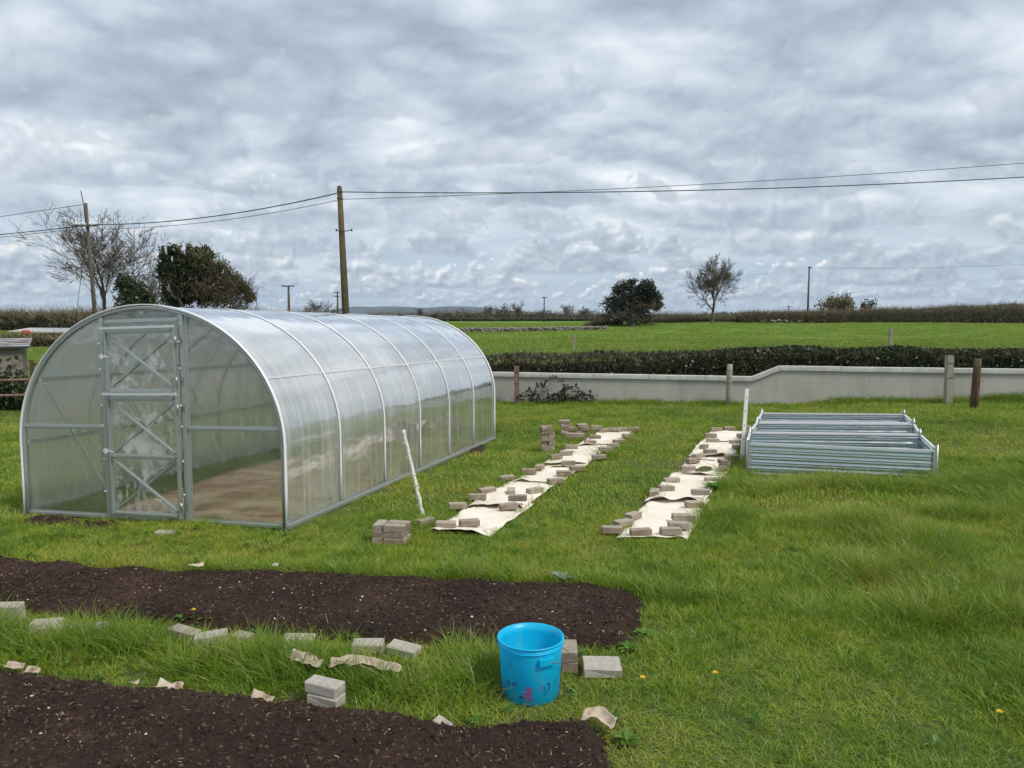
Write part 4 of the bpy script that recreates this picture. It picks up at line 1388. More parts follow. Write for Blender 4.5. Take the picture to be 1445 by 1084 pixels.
hedge([(farx(1040, 120), 120), (farx(1200, 122), 122), (farx(1480, 118), 118)], 3.0, [(farx(1040, 120), farz(443, 120)), (farx(1150, 120), farz(441, 120)), (farx(1300, 120), farz(436, 120)), (farx(1445, 118), farz(429, 118)), (farx(1480, 118), farz(428, 118))],
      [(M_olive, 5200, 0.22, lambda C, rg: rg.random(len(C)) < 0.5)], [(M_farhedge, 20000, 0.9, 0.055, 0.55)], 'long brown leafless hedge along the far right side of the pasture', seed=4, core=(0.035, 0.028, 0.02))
hedge([(farx(832, 100), 102), (farx(872, 104), 105)], 2.2, [(farx(830, 100), farz(459, 101)), (farx(850, 100), farz(454, 101)), (farx(900, 100), farz(452, 101))],
      [(M_olive, 900, 0.18, None)], [(M_farhedge, 3000, 0.6, 0.05, 0.5)], 'brown scrub on the bank left of the dark tree foot', name='scrub', cat='scrub', seed=5, core=(0.05, 0.04, 0.026))
hedge([(farx(905, 118), 118), (farx(1050, 124), 124)], 2.2, [(farx(905, 118), farz(451.5, 118)), (farx(960, 120), farz(450, 120)), (farx(1060, 124), farz(449, 124))],
      [(M_olive, 1500, 0.2, None)], [(M_farhedge, 6000, 0.7, 0.05, 0.5)], 'low brown hedge between the dark tree and the tall bare tree', seed=6, core=(0.04, 0.03, 0.022))
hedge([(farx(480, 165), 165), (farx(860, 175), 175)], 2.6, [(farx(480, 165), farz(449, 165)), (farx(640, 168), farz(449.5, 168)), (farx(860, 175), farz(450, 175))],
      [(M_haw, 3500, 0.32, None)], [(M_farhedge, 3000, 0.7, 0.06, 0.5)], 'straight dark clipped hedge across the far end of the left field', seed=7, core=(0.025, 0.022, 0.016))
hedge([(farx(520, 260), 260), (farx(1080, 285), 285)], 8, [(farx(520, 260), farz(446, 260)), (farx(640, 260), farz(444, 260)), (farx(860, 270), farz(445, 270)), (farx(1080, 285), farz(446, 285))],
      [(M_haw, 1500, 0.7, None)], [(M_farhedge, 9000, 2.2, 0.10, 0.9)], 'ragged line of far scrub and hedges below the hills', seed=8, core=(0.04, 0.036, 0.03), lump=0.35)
# left side belts
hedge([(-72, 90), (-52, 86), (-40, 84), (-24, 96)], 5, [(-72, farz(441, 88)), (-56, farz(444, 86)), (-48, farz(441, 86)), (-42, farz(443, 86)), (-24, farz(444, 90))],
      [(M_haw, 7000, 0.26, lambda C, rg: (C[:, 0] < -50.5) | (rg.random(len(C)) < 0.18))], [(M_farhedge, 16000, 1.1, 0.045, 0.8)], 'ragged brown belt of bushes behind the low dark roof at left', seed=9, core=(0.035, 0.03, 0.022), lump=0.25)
hedge([(-36, 50), (-26, 49), (-14, 52)], 2.2, [(-36, farz(474, 50)), (-14, farz(475, 50))],
      [(M_olive, 5200, 0.13, None)], [(M_farhedge, 6000, 0.5, 0.03, 0.5)], 'low hedge between the left pasture and the dark roof', seed=10, core=(0.03, 0.03, 0.018))

# conifer plantation on the horizon: reads as one mass
rg = np.random.default_rng(5); VV = []; FF = []; CC = []
for i in range(330):
    px_ = rg.uniform(925, 1160); Y = rg.uniform(360, 400); x = farx(px_, Y); zb = 0.8; top = farz(rg.uniform(439, 444.5) if px_ > 990 else rg.uniform(442, 445.5), Y)
    r = rg.uniform(.9, 1.9); k0 = len(VV)
    for a in range(6): VV.append((x + r * math.cos(a * PI / 3), Y + r * math.sin(a * PI / 3), zb))
    VV.append((x, Y, top)); FF += [(k0 + a, k0 + (a + 1) % 6, k0 + 6) for a in range(6)]; CC += [rg.random()] * 7
o = link('conifer_wood', npmesh('conifer_wood', VV, FF, {'c': CC}), M_conif); tag(o, 'dark distant conifer wood on the skyline behind the tall bare tree', 'wood', kind='stuff')

# hills
def hill(pts, Y, depth, label_seed):
    n = 120; xs_ = np.linspace(farx(pts[0][0], Y), farx(pts[-1][0], Y), n)
    ys = np.interp((xs_ / Y * FPX + 722.5), [p[0] for p in pts], [p[1] for p in pts])
    top = CAM_H + (HORIZON - ys) / FPX * Y + 6 * fb(xs_, xs_ * 0 + label_seed, 0.002, 4)
    V = []
    for j, (f, yy) in enumerate(((0, -depth), (0.35, -depth * .6), (0.75, -depth * .25), (1, 0), (0.9, depth * .3), (0, depth))):
        V.append(np.stack([xs_, np.full(n, Y + yy), 1 + (top - 1) * f * (1 + 0.15 * fb(xs_, xs_ * 0 + j * 3.3, 0.003, 3))], 1))
    V = np.stack(V, 1); F = [(i * 6 + k, (i + 1) * 6 + k, (i + 1) * 6 + k + 1, i * 6 + k + 1) for i in range(n - 1) for k in range(5)]
    return tag(link('hills', npmesh('hills', V.reshape(-1, 3), F, smooth=True), M_hill), kind='structure')


hill([(400, 447), (470, 437), (500, 432.5), (545, 432), (600, 434.5), (640, 433), (690, 433.5), (740, 438), (800, 443), (880, 447)], 5200, 900, 1)

# ------------------------------------------------------------------ trees
tree(138, 60, 298, 156, 'tall bare tree behind the left telegraph pole', 102, r=0.20, rmin=0.0115, nch=3, maxlev=7, ang=(22, 44), wig=0.09, up=0.05, shrink=0.77, fork=0.35, trunk=0.75, first=0.75)
tree(186, 57, 389, 46, 'small dark ivy-clad tree between the bare tree and the big bush', 22, name='ivy_tree', r=0.10, leaves=[(M_ivy, 3400, 0.16, 0.22, None)], nch=3, maxlev=4, ang=(15, 40))
tree(222, 62, 366, 72, 'leafless spreading tree leaning out from the big evergreen bush', 23, r=0.14, rmin=0.012, nch=4, maxlev=5, ang=(25, 60), up=0.05)
root_, T_ = tree(292, 55, 347, 126, 'big rounded dark evergreen tree above the greenhouse', 24, name='evergreen_tree', r=0.2, rmin=0.016, nch=4, maxlev=5, ang=(22, 58), up=0.07, fork=0.08, shrink=0.72,
                 leaves=[(M_ivy, 22000, 0.13, [(258, 366, 17), (247, 388, 15), (262, 402, 22), (272, 380, 20), (250, 415, 20), (285, 412, 20), (280, 362, 16), (262, 380, 20)], None),
                         (M_olive, 24000, 0.085, [(280, 358, 13), (296, 372, 17), (312, 384, 18), (328, 397, 17), (341, 410, 14), (350, 420, 9), (305, 405, 20), (322, 415, 17), (285, 395, 18)], None)])
root_, T_ = tree(893, 100, 399, 80, 'dense dark hawthorn tree standing alone in the middle of the field', 25, name='hawthorn_tree', r=0.34, rmin=0.035, nch=4, maxlev=5, ang=(28, 66), up=0.02, fork=0.12, shrink=0.74, base_z=0.55,
                 leaves=[(M_haw, 13000, 0.16, [(872, 409, 12), (890, 405, 11), (910, 405, 11), (922, 418, 12), (927, 431, 8), (902, 424, 19), (878, 430, 16), (861, 427, 9), (893, 437, 9)], None), (M_haw, 2500, 0.15, 0.3, None)])
tree(1007, 116, 361, 76, 'tall bare tree standing right of the dark tree', 104, r=0.27, rmin=0.019, nch=3, maxlev=7, ang=(22, 44), wig=0.09, up=0.05, shrink=0.77, fork=0.35, trunk=0.6, first=0.75)
tree(1190, 128, 418, 44, 'round brown bush rising above the far right hedge', 27, name='bush', cat='bush', r=0.15, rmin=0.03, nch=4, maxlev=4, ang=(25, 65), up=0.02, fork=0.05, leaves=[(M_farhedge, 3600, 0.22, 0.4, None)])
tree(1224, 128, 423, 16, 'small dark windswept tree beside the round brown bush', 28, name='small_tree', r=0.08, rmin=0.03, nch=3, maxlev=3, leaves=[(M_haw, 420, 0.24, 0.25, lambda T: T[:, 2] > 1.5)])
tree(446, 200, 421, 52, 'broad leafless thicket between two distant telegraph poles', 29, name='thicket', cat='thicket', r=0.2, rmin=0.03, nch=5, maxlev=4, ang=(25, 60), up=0.03, fork=0.05, trunk=.3)
for k, (px_, yt, wp, Y, lab) in enumerate([(690, 429, 26, 190, 'left one of the pair of small dark bare trees in the far field'), (708, 427, 28, 188, 'right one of the pair of small dark bare trees in the far field'), (732, 423, 18, 185, 'slender tiny tree right of the pair in the far field'),
                                      (592, 434, 18, 230, 'tiny bare tree just above the rear of the greenhouse roof'), (655, 434, 26, 230, 'faint bare tree left of the pair on the skyline'),
                                      (797, 429, 20, 210, 'feathery bare tree right of the small far pole'), (826, 431, 26, 210, 'second feathery bare tree, next to the dark tree'), (770, 436, 26, 205, 'low leafless bush at the foot of the small far pole'),
                                      (28, 434, 40, 110, 'bare crown poking above the left bush belt'), (95, 436, 34, 110, 'bare crown above the dark roof')]):
    tree(px_, Y, yt, wp, lab, 40 + k, r=0.16, rmin=0.028 if Y > 150 else 0.014, nch=4, maxlev=4, ang=(20, 52), fork=0.25)

# drystone wall across the field
rg = np.random.default_rng(9); mb = MB(); DW = empty('drystone_wall', (1, 80, float(g(1, 80))), label='low tumbled drystone wall across the pasture, far from the lawn', cat='stone wall')
V = []; F = []
for k in range(900):
    s_ = rg.random(); x = -6.5 + 17.0 * s_; y = 76 + 10 * s_ + rg.normal() * 0.25; z = float(g(x, y)) + rg.random() * 0.38
    r = rg.uniform(.07, .2); k0 = len(V)
    for q in ((-1, 0, 0), (1, 0, 0), (0, -1, 0), (0, 1, 0), (0, 0, -1), (0, 0, 1)):
        V.append((x - 1 + q[0] * r * rg.uniform(.8, 1.6), y - 80 + q[1] * r, z - float(g(1, 80)) + q[2] * r * .7))
    for t3 in ((0, 2, 5), (2, 1, 5), (1, 3, 5), (3, 0, 5), (2, 0, 4), (1, 2, 4), (3, 1, 4), (0, 3, 4)): F.append(tuple(k0 + i for i in t3))
tag(link('stones', npmesh('stones', V, F), mat('field_stone', lambda t: pbr(t, t.mix(t.noise(gpos(t), 4, 3), (0.08, 0.075, 0.065), (0.30, 0.29, 0.26)), 0.95)), DW), kind='stuff')
for nm_, x_, y_, w_ in (('stone_heap', farx(1088, 120), 117.5, 1.6),):
    V = []; F = []
    for k in range(26):
        x = x_ + rg.normal() * w_; y = y_ + rg.normal() * .4; z = float(g(x_, y_)) + rg.random() * .5; r = rg.uniform(.12, .3); k0 = len(V)
        for q in ((-1, 0, 0), (1, 0, 0), (0, -1, 0), (0, 1, 0), (0, 0, -1), (0, 0, 1)): V.append((x + q[0] * r * 1.3, y + q[1] * r, z + q[2] * r * .7))
        for t3 in ((0, 2, 5), (2, 1, 5), (1, 3, 5), (3, 0, 5), (2, 0, 4), (1, 2, 4), (3, 1, 4), (0, 3, 4)): F.append(tuple(k0 + i for i in t3))
    tag(link(nm_, npmesh(nm_, V, F), bpy.data.materials['field_stone']), 'few pale stones lying at the foot of the far right hedge', 'stones', kind='stuff')

# ================================================================== POLES AND WIRES
def pole(px, yt, Y, r, label, m_=M_polefar, lean=0.0, arms=(), steps=False, top_slant=False, wires=None):
    t_ = atY(px, yt, Y); zb = float(g(t_.x, Y))
    root = empty('telegraph_pole', (t_.x + lean, Y, zb), label=label, cat='telegraph pole')
    H = t_.z - zb
    mb = MB(); n = 10
    mb.tube([(0, 0, -0.3), (-lean * .5, 0, H * .5), (-lean, 0, H - 0.02)], [r * 1.25, r * 1.05, r * .78], n)
    if top_slant: mb.tube([(-lean, 0, H - 0.02), (-lean + r * .1, 0, H + 0.05)], [r * .78, r * .35], n)
    mb.build('shaft', m_, root)
    for (dz, half, th) in arms:
        mb = MB(); z = H - dz; mb.box((-lean * z / H, -r - th / 2, z), (half * 2, th, th)); mb.build('crossarm', m_, root)
        for sx in (-.85, -.3, .3, .85):
            mb = MB(); c = Vector((-lean * z / H + sx * half, -r - th / 2, z + th / 2)); mb.tube([c, c + Vector((0, 0, .05)), c + Vector((0, 0, .13))], [.03, .045, .03], 7); mb.build('insulator', M_wplast if Y < 60 else M_polefar, root)
    return root, Vector((t_.x, Y, t_.z))


pm, PM = pole(479, 264, 30, 0.125, 'thick mossy wooden pole rising behind the greenhouse roof', M_pole, lean=0.22, top_slant=True)
H_ = PM.z
for k, dz in enumerate((1.86,)):
    mb = MB(); mb.tube([(-0.25 * 1.0 - .19 + .1, -0.14, H_ - dz + .2), (-0.2 + .1, -.15, H_ - dz + .16), (0.25, -0.14, H_ - dz + .22)], 0.018, 6); mb.build('bracket', M_black, pm)
    for sx in (-0.34, 0.25):
        mb = MB(); mb.tube([(sx, -.14, H_ - dz + .17), (sx, -.14, H_ - dz + .27)], 0.03, 6); mb.build('insulator', M_polefar, pm)
for z in (0.2, 0.45):
    mb = MB(); mb.lathe([(0.112, 0), (0.118, .0), (0.118, .03), (0.112, .03)], 16, (-0.21, 0, H_ - z)); mb.build('band', M_black, pm)
pl, PL = pole(121, 286, 38, 0.085, 'telegraph pole with a crossarm and transformer wires, in front of the tall bare tree', M_polefar, lean=0.26, arms=((1.12, 0.56, 0.09),))
mb = MB(); mb.tube([(-0.42, -.1, PL.z + .55), (-0.30, -.12, PL.z - .1), (-0.24, -.14, PL.z - 1.0)], 0.022, 6); mb.build('bracket', M_black, pl)
mb = MB(); mb.tube([(-1.9 + .0, 1.0, .2), (-0.22, 0, PL.z - 1.2)], 0.012, 5); mb.build('stay_wire', M_black, pl)
pole(407, 403, 110, 0.17, 'distant pole with a T crossarm just above the greenhouse ridge', arms=((0.1, 0.85, .16),))
pole(476, 412, 150, 0.16, 'small distant pole close beside the thick mossy pole', arms=((0.15, 0.55, .15), (0.9, .55, .15)))
pole(768, 419, 150, 0.13, 'thin pole standing at the far edge of the left field', arms=((0.15, 0.5, .14),))
pr_, PR = pole(1142, 377, 122, 0.14, 'slim dark pole rising above the far right hedge', arms=((0.1, 0.25, .15),))
pole(1113, 432, 240, 0.17, 'tiny far pole left of the slim dark pole', arms=((0.1, 0.6, .2),))


def wire(pts, r, label, m_=M_black, name='overhead_wire', n=40):
    P_ = [Vector(p) for p in pts]
    return tag(MB().tube(P_, r, 5, smooth=True).build(name, m_), label, 'overhead wire')


def qcurve(P3, x0, x1, ya, yb, n=40):
    """parabola z(x) through three points, y varies linearly"""
    A = np.polyfit([p[0] for p in P3], [p[1] for p in P3], 2)
    return [(x, ya + (yb - ya) * (x - x0) / (x1 - x0), float(np.polyval(A, x))) for x in np.linspace(x0, x1, n)]


def zx(px_, py_, Y): v_ = atY(px_, py_, Y); return (v_.x, v_.z)


wire(qcurve([zx(486, 271, 30), zx(760, 272, 30), zx(1445, 250, 30)], PM.x + .05, 46, 30, 30), 0.019, 'thicker black wire running right from the mossy pole')
wire(qcurve([zx(486, 281, 30.1), zx(820, 268.5, 30.1), zx(1445, 230, 30.1)], PM.x + .05, 46, 30.15, 30.15), 0.012, 'thinner grey wire running right and rising from the mossy pole', M_thinwire)
a_ = atY(475, 273, 30); b_ = atY(134, 317, 38)


def sag(A, B, s_, n=24):
    return [A.lerp(B, t) + Vector((0, 0, -4 * s_ * t * (1 - t))) for t in np.linspace(0, 1, n)]


wire(sag(a_, b_, 0.30), 0.022, 'upper wire between the mossy pole and the left crossarm pole')
wire(sag(atY(475, 283, 30.1), atY(132, 323, 38), 0.28), 0.012, 'lower thin wire between the mossy pole and the left crossarm pole', M_thinwire)
wire(sag(b_, atY(-300, 352, 46), 0.15), 0.022, 'black wire leaving the left crossarm towards the left edge')
wire(sag(atY(110, 323, 38), atY(-300, 356, 46), 0.15), 0.012, 'thin wire just under the black one at the left edge', M_thinwire)
wire(sag(atY(116, 289, 38), atY(-300, 357, 46), -0.1), 0.016, 'topmost thin wire from the left pole tip to the left edge', M_thinwire)
wire(sag(PR + Vector((0.1, 0, -.1)), atY(1700, 352, 118), 1.0), 0.014, 'faint far wire running right from the slim dark pole', M_thinwire)
wire(sag(PR + Vector((-0.1, 0, -.1)), atY(900, 392, 160), 0.9), 0.012, 'faint far wire running left from the slim dark pole', M_thinwire)

# ================================================================== LEFT SHED, GATE, FAR ROOF
sc0 = gp(36, 577); SHY = sc0.y
SH_ = empty('shed', (sc0.x, SHY, sc0.z), label='old rendered shed with a corrugated metal roof at the left edge', cat='shed')
SH_.rotation_euler[2] = R(31)
M_shedw = mat('stained_render', lambda t: _conc(t, (0.12, 0.108, 0.09), (0.245, 0.225, 0.195), 0.55, 4))
wl = farz(491, SHY) - sc0.z + 0.02
mb = MB(); mb.add([(0, 0, -.2), (-4, -0.3, -.2), (-4, -0.3, wl), (0, 0, wl), (0, 4, -.2), (-4, 3.7, -.2), (-4, 3.7, wl + .06), (0, 4, wl + .06)], [(0, 3, 2, 1), (0, 4, 7, 3), (4, 5, 6, 7), (1, 2, 6, 5)])
mb.build('wall', M_shedw, SH_)
M_roof = mat('rusty_corrugated_iron', lambda t: pbr(t, t.mix(t.mr(t.noise(t.v('MULTIPLY', opos(t), (0.6, 2.2, 1)), 1.7, 5, 0.65), 0.5, 0.6), (0.42, 0.44, 0.46), (0.16, 0.06, 0.035)), 0.5, 0.3))
for k in range(5):
    mb = MB(); vs = []; fs = []; n = 17; y0 = -0.16 + k * 0.86
    for i in range(n):
        y = y0 + 0.88 * i / (n - 1); dz = 0.022 * math.cos(i / (n - 1) * 2 * PI * 6) + 0.004 * k
        zz_ = wl + 0.01 + 0.015 * y; vs += [(0.14, y, zz_ + dz), (-4.1, y - 0.3, zz_ + dz), (-4.1, y - 0.3, zz_ - .015 + dz), (0.14, y, zz_ - .015 + dz)]
    for i in range(n - 1):
        for q in range(4): fs.append((4 * i + q, 4 * i + (q + 1) % 4, 4 * i + 4 + (q + 1) % 4, 4 * i + 4 + q))
    mb.add(vs, fs, True); mb.build('roof_sheet', M_roof, SH_)
# rusty gate
GY_ = 13.2
ge = atY(46, 535, GY_); gz = float(g(ge.x, GY_))
GT = empty('field_gate', (ge.x, GY_, gz), label='rusty tubular steel gate in front of the shed', cat='gate')
for py_ in (535.5, 557):
    a_ = atY(46, py_, GY_); mb = MB(); mb.tube([(0, 0, a_.z - gz), (-1.6, -.1, a_.z - gz - .04), (-3.3, -.2, a_.z - gz - .08)], 0.021, 8); mb.build('rail', M_rust, GT)
mb = MB(); mb.bar((0, 0, -.1), (0.0, 0, atY(46, 508, GY_).z - gz), 0.05, 0.05); mb.build('gate_post', M_brnpost, GT)
mb = MB(); mb.tube([(0.03, 0, atY(46, 513, GY_).z - gz), (1.2, .2, atY(46, 514, GY_).z - gz)], 0.018, 8); mb.build('rail', M_rust, GT)
for dx_ in (0.14, 0.55):
    mb = MB(); mb.tube([(dx_, .05, 0), (dx_, .05, atY(46, 514, GY_).z - gz)], 0.012, 6); mb.build('bar', M_rust, GT)
# ivy at the shed foot
rg = np.random.default_rng(3)
C = np.stack([rg.normal(-0.55, .42, 2600), rg.uniform(-.45, -.02, 2600), np.abs(rg.normal(0, .42, 2600))], 1)
IV = empty('shed_ivy', (sc0.x, SHY, sc0.z), label='dark ivy and weeds climbing the foot of the shed wall', cat='ivy')
leaf_obj('leaves', C, 0.07, M_ivy, IV, 3)
C = np.stack([rg.uniform(0.0, 1.6, 2600), rg.normal(.3, .25, 2600), np.abs(rg.normal(0, .30, 2600))], 1)
IV = empty('weeds', (sc0.x + .1, SHY, sc0.z), label='dark rough weeds between the shed and the greenhouse', cat='weeds')
leaf_obj('leaves', C, 0.07, M_ivy, IV, 4)
# low dark roof far behind
RY = 62; r0 = atY(42, 462.5, RY); rz = float(g(r0.x, RY))
LR = empty('open_barn', (r0.x, RY, rz), label='low open-sided barn with a pale roof sheet left behind the greenhouse', cat='barn')
h0 = r0.z - rz
mb = MB(); mb.add([(0, 0, h0), (6.5, 0.4, h0 - .05), (6.5, -3, h0 - .34), (0.2, -3, h0 - .22), (0, 0, h0 - .06), (6.5, 0.4, h0 - .11), (6.5, -3, h0 - .40), (0.2, -3, h0 - .28)], [(0, 3, 2, 1), (4, 5, 6, 7), (0, 4, 7, 3), (3, 7, 6, 2), (2, 6, 5, 1), (1, 5, 4, 0)]); mb.build('roof_sheet', mat('pale_tin', lambda t: pbr(t, (0.5, 0.5, 0.5), 0.5, .2)), LR)
mb = MB(); mb.box((3.6, -1.2, h0 / 2 - .25), (5.6, 2.4, h0 - .4)); mb.build('wall', mat('near_black_fill', lambda t: pbr(t, (0.018, 0.018, 0.02), .9)), LR)  # near-black block filling the space below the roof sheet
for xx in (0.6, 3.3, 6.2):
    mb = MB(); mb.box((xx, -2.8, (h0 - .4) / 2), (.12, .12, h0 - .4)); mb.build('post', M_polefar, LR)
q_ = atY(37, 470, 58); zb = float(g(q_.x, 58))
RB = empty('field_sprayer', (q_.x, 58, zb), label='small faded red machine half hidden behind the left hedge', cat='farm machine')
mb = MB(); mb.tube([(-.28, 0, q_.z - zb - .12), (-.2, 0, q_.z - zb + .02), (.15, 0, q_.z - zb + .05), (.3, 0, q_.z - zb - .14)], [.15, .22, .2, .12], 10); mb.build('hood', mat('faded_red', lambda t: pbr(t, (0.42, 0.06, 0.03), .6)), RB)
mb = MB(); mb.tube([(.0, 0, 0), (.0, 0, q_.z - zb - .1)], .08, 8); mb.build('stand', M_rust, RB)
mb = MB(); mb.tube([(.0, -.2, q_.z - zb - .3), (.35, -.22, q_.z - zb - .35), (.55, -.22, q_.z - zb - .6)], .035, 6); mb.build('arm', M_wplast, RB)

# ================================================================== PAVERS
def paver_mesh(name, d=(0.184, 0.092, 0.056), seed=0, bev=0.004):
    bm = bmesh.new(); bmesh.ops.create_cube(bm, size=1.0)
    for v_ in bm.verts: v_.co = Vector((v_.co.x * d[0], v_.co.y * d[1], v_.co.z * d[2] + d[2] / 2))
    bmesh.ops.bevel(bm, geom=bm.edges[:], offset=bev, segments=1, affect='EDGES')
    rg = random.Random(seed)
    for v_ in bm.verts: v_.co += Vector((rg.uniform(-.003, .003), rg.uniform(-.003, .003), rg.uniform(-.0018, .0018)))
    me = bpy.data.meshes.new(name); bm.to_mesh(me); bm.free(); return me


PV = [paver_mesh('paver', seed=k) for k in range(5)]
PVB = [paver_mesh('paver_pale', seed=k + 20, bev=0.006) for k in range(3)]
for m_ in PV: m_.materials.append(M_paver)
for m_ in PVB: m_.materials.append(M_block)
ORD = ['first', 'second', 'third', 'fourth', 'fifth', 'sixth', 'seventh', 'eighth', 'ninth', 'tenth', 'eleventh', 'twelfth', 'thirteenth', 'fourteenth', 'fifteenth', 'sixteenth', 'seventeenth', 'eighteenth', 'nineteenth', 'twentieth', 'twenty-first', 'twenty-second']


def paver(loc, yaw, label, group=None, tilt=(0, 0), pale=False, sc=1.0, name='paver'):
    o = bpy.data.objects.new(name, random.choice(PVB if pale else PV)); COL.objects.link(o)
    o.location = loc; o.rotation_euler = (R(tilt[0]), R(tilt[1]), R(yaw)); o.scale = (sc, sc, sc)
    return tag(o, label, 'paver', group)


def unz7(x, y): return (500 + x * 0.29066, 560 + y * 0.29066)


def unz8(x, y): return (840 + x * 0.34602, 530 + y * 0.34602)


# cardboard sheets: built along each path, the near edge of each sheet lies on the one before it
def make_path(A, B, hw, cuts, side, seed):
    A = Vector((A[0], A[1], 0)); B = Vector((B[0], B[1], 0)); d = (B - A); L_ = d.length; d.normalize(); nrm = Vector((1, -0.04, 0))
    for k, (s0, s1) in enumerate(cuts):
        nu, nvv = 26, max(14, int((s1 - s0) * L_ / 0.045)); V = []; F = []
        skew = random.uniform(-.05, .05); off = random.uniform(-.03, .03)
        for j in range(nvv + 1):
            f = j / nvv; s_ = s0 + (s1 - s0) * f
            for i in range(nu + 1):
                t_ = -1 + 2 * i / nu
                hwj = hw * (1 + 0.05 * vnoise(f * 5 + k * 9 + seed, 2.5 + (t_ > 0))) 
                p = A + d * (s_ * L_ + skew * t_ + 0.03 * vnoise(t_ * 3 + k, 7.7 * seed)) + nrm * (t_ * hwj + off)
                z = float(g(p.x, p.y)) + 0.018 + 0.010 * k % 0.02
                z += 0.030 * float(fb(p.x + seed, p.y, 2.4, 3)) + 0.010 * float(fb(p.x, p.y + seed, 9, 2))
                near = max(0, 1 - f * (s1 - s0) * L_ / 0.30)
                z += near ** 2 * (0.030 + 0.050 * max(0.0, 0.2 + float(vnoise(t_ * 2.2 + 5 * k + seed, 0.5)) * 2)) * (1 - abs(t_) ** 4)
                z += 0.020 * max(0, 1 - abs(f - .62) / .14) * (0.5 + float(vnoise(t_ * 2 + k, 3.3)))
                V.append((p.x, p.y, z))
        for j in range(nvv):
            for i in range(nu):
                q = j * (nu + 1) + i; F.append((q, q + 1, q + nu + 2, q + nu + 1))
        c = np.array(V).mean(0); V = np.array(V) - c
        o = link('cardboard_sheet', npmesh('cardboard_sheet', V, F, smooth=True), M_card, None, tuple(c))
        sd = o.modifiers.new('thickness', 'SOLIDIFY'); sd.thickness = 0.005; sd.offset = -1
        tag(o, '%s sheet from the near end of the %s cardboard path' % (ORD[k], side) if k else 'nearest wavy sheet of the %s cardboard path' % side, 'cardboard', 'cardboard sheets laid end to end in two paths')


a0_, a1_ = gp(643, 756), gp(868, 610)
make_path(a0_, a1_, 0.30, [(0.0, .19), (0.155, .36), (0.33, .56), (0.53, .80), (0.77, 1.0)], 'left', 1)
b0_, b1_ = gp(918, 763), gp(1029, 610)
make_path(b0_, b1_, 0.315, [(0.0, .24), (0.20, .47), (0.44, .67), (0.645, .84), (0.82, 1.0)], 'right', 4)
# stone lists (pixel of the base centre in the zooms, yaw, lift above the ground)
LP = [(342, 640, 52, 0), (443, 655, 4, 0), (558, 645, 16, 0), (500, 560, 12, 0), (598, 514, 0, 0), (645, 482, 28, 0), (760, 488, 82, 0), (877, 482, 32, 0), (793, 545, 0, 1), (748, 562, 18, 0), (740, 420, 22, 0), (846, 386, 10, 0), (975, 434, 30, 0), (1018, 396, 0, 0),
      (900, 365, 68, 0), (1040, 345, -6, 0), (1080, 370, 24, 0), (978, 312, 28, 0), (1027, 294, 6, 0), (1052, 282, 0, 1), (1058, 262, 0, 3), (1088, 242, -6, 2), (1218, 292, 12, 1), (1188, 314, 24, 0), (1145, 241, 0, 0), (1168, 231, 0, 1), (1174, 220, 4, 3), (1258, 256, 30, 0),
      (1286, 235, 26, 0), (1328, 206, 26, 0), (1212, 179, 2, 0), (1262, 177, -3, 0), (1303, 176, 4, 0), (1356, 174, 0, 0)]
RP = [(68, 658, 6, 0), (114, 630, 32, 0), (155, 600, 55, 0), (187, 668, 0, 0), (310, 664, 4, 0), (342, 640, 2, 0), (355, 606, 10, 0), (407, 550, 6, 0), (428, 520, -10, 1), (243, 500, 66, 0), (288, 482, 12, 0), (313, 450, 6, 0), (482, 449, 2, 0), (380, 398, 0, 0), (522, 393, 78, 0), (520, 389, 86, 1), (398, 366, 22, 0), (423, 346, 30, 0), (470, 328, -8, 0),
      (557, 350, 4, 0), (445, 306, 60, 0), (481, 281, 2, 0), (578, 287, -4, 0), (588, 308, 18, 0), (473, 259, 0, 0), (494, 234, 2, 0), (550, 230, -2, 0), (604, 260, 0, 0), (618, 227, 5, 0)]


def lay(lst, unz, A, B, side):
    A = Vector(A[:2]); B = Vector(B[:2]); d = (B - A).normalized(); out = {'left': [], 'right': [], 'middle': []}
    for (x, y, yaw, lv) in lst:
        px_, py_ = unz(x, y); p = gp(px_, py_, 0.0)
        v_ = Vector((p.x, p.y)) - A; s_ = v_.dot(d); t_ = v_.x * d.y - v_.y * d.x
        key = 'left' if t_ < -0.09 else 'right' if t_ > 0.09 else 'middle'
        out[key].append((s_, p, yaw, lv))
    for key, arr in out.items():
        arr.sort(key=lambda q: q[0])
        for k, (s_, p, yaw, lv) in enumerate(arr):
            z = p.z + 0.030 + 0.0605 * lv
            yy = p.y + 0.05 * 0.6
            if lv:          # bricks on others: the pixel sees the lifted base
                q = Vector((p.x, p.y, 0)) ; f = (z - 0.03) / CAM_H; yy = p.y * (1 - 0.0) ; 
            look = 'raised' if lv else ('turned askew' if abs(yaw) > 45 else ('angled' if abs(yaw) > 15 else 'flat'))
            where = {'left': 'left edge', 'right': 'right edge', 'middle': 'middle'}[key]
            paver((p.x, yy, z), yaw + random.uniform(-8, 8), '%s paver %s from near end, %s, %s cardboard path' % (look, ORD[k], where, side), 'pavers weighing down the cardboard paths', (random.uniform(-3, 3), random.uniform(-3, 3)))


lay(LP, unz7, a0_, a1_, 'left'); lay(RP, unz8, b0_, b1_, 'right')

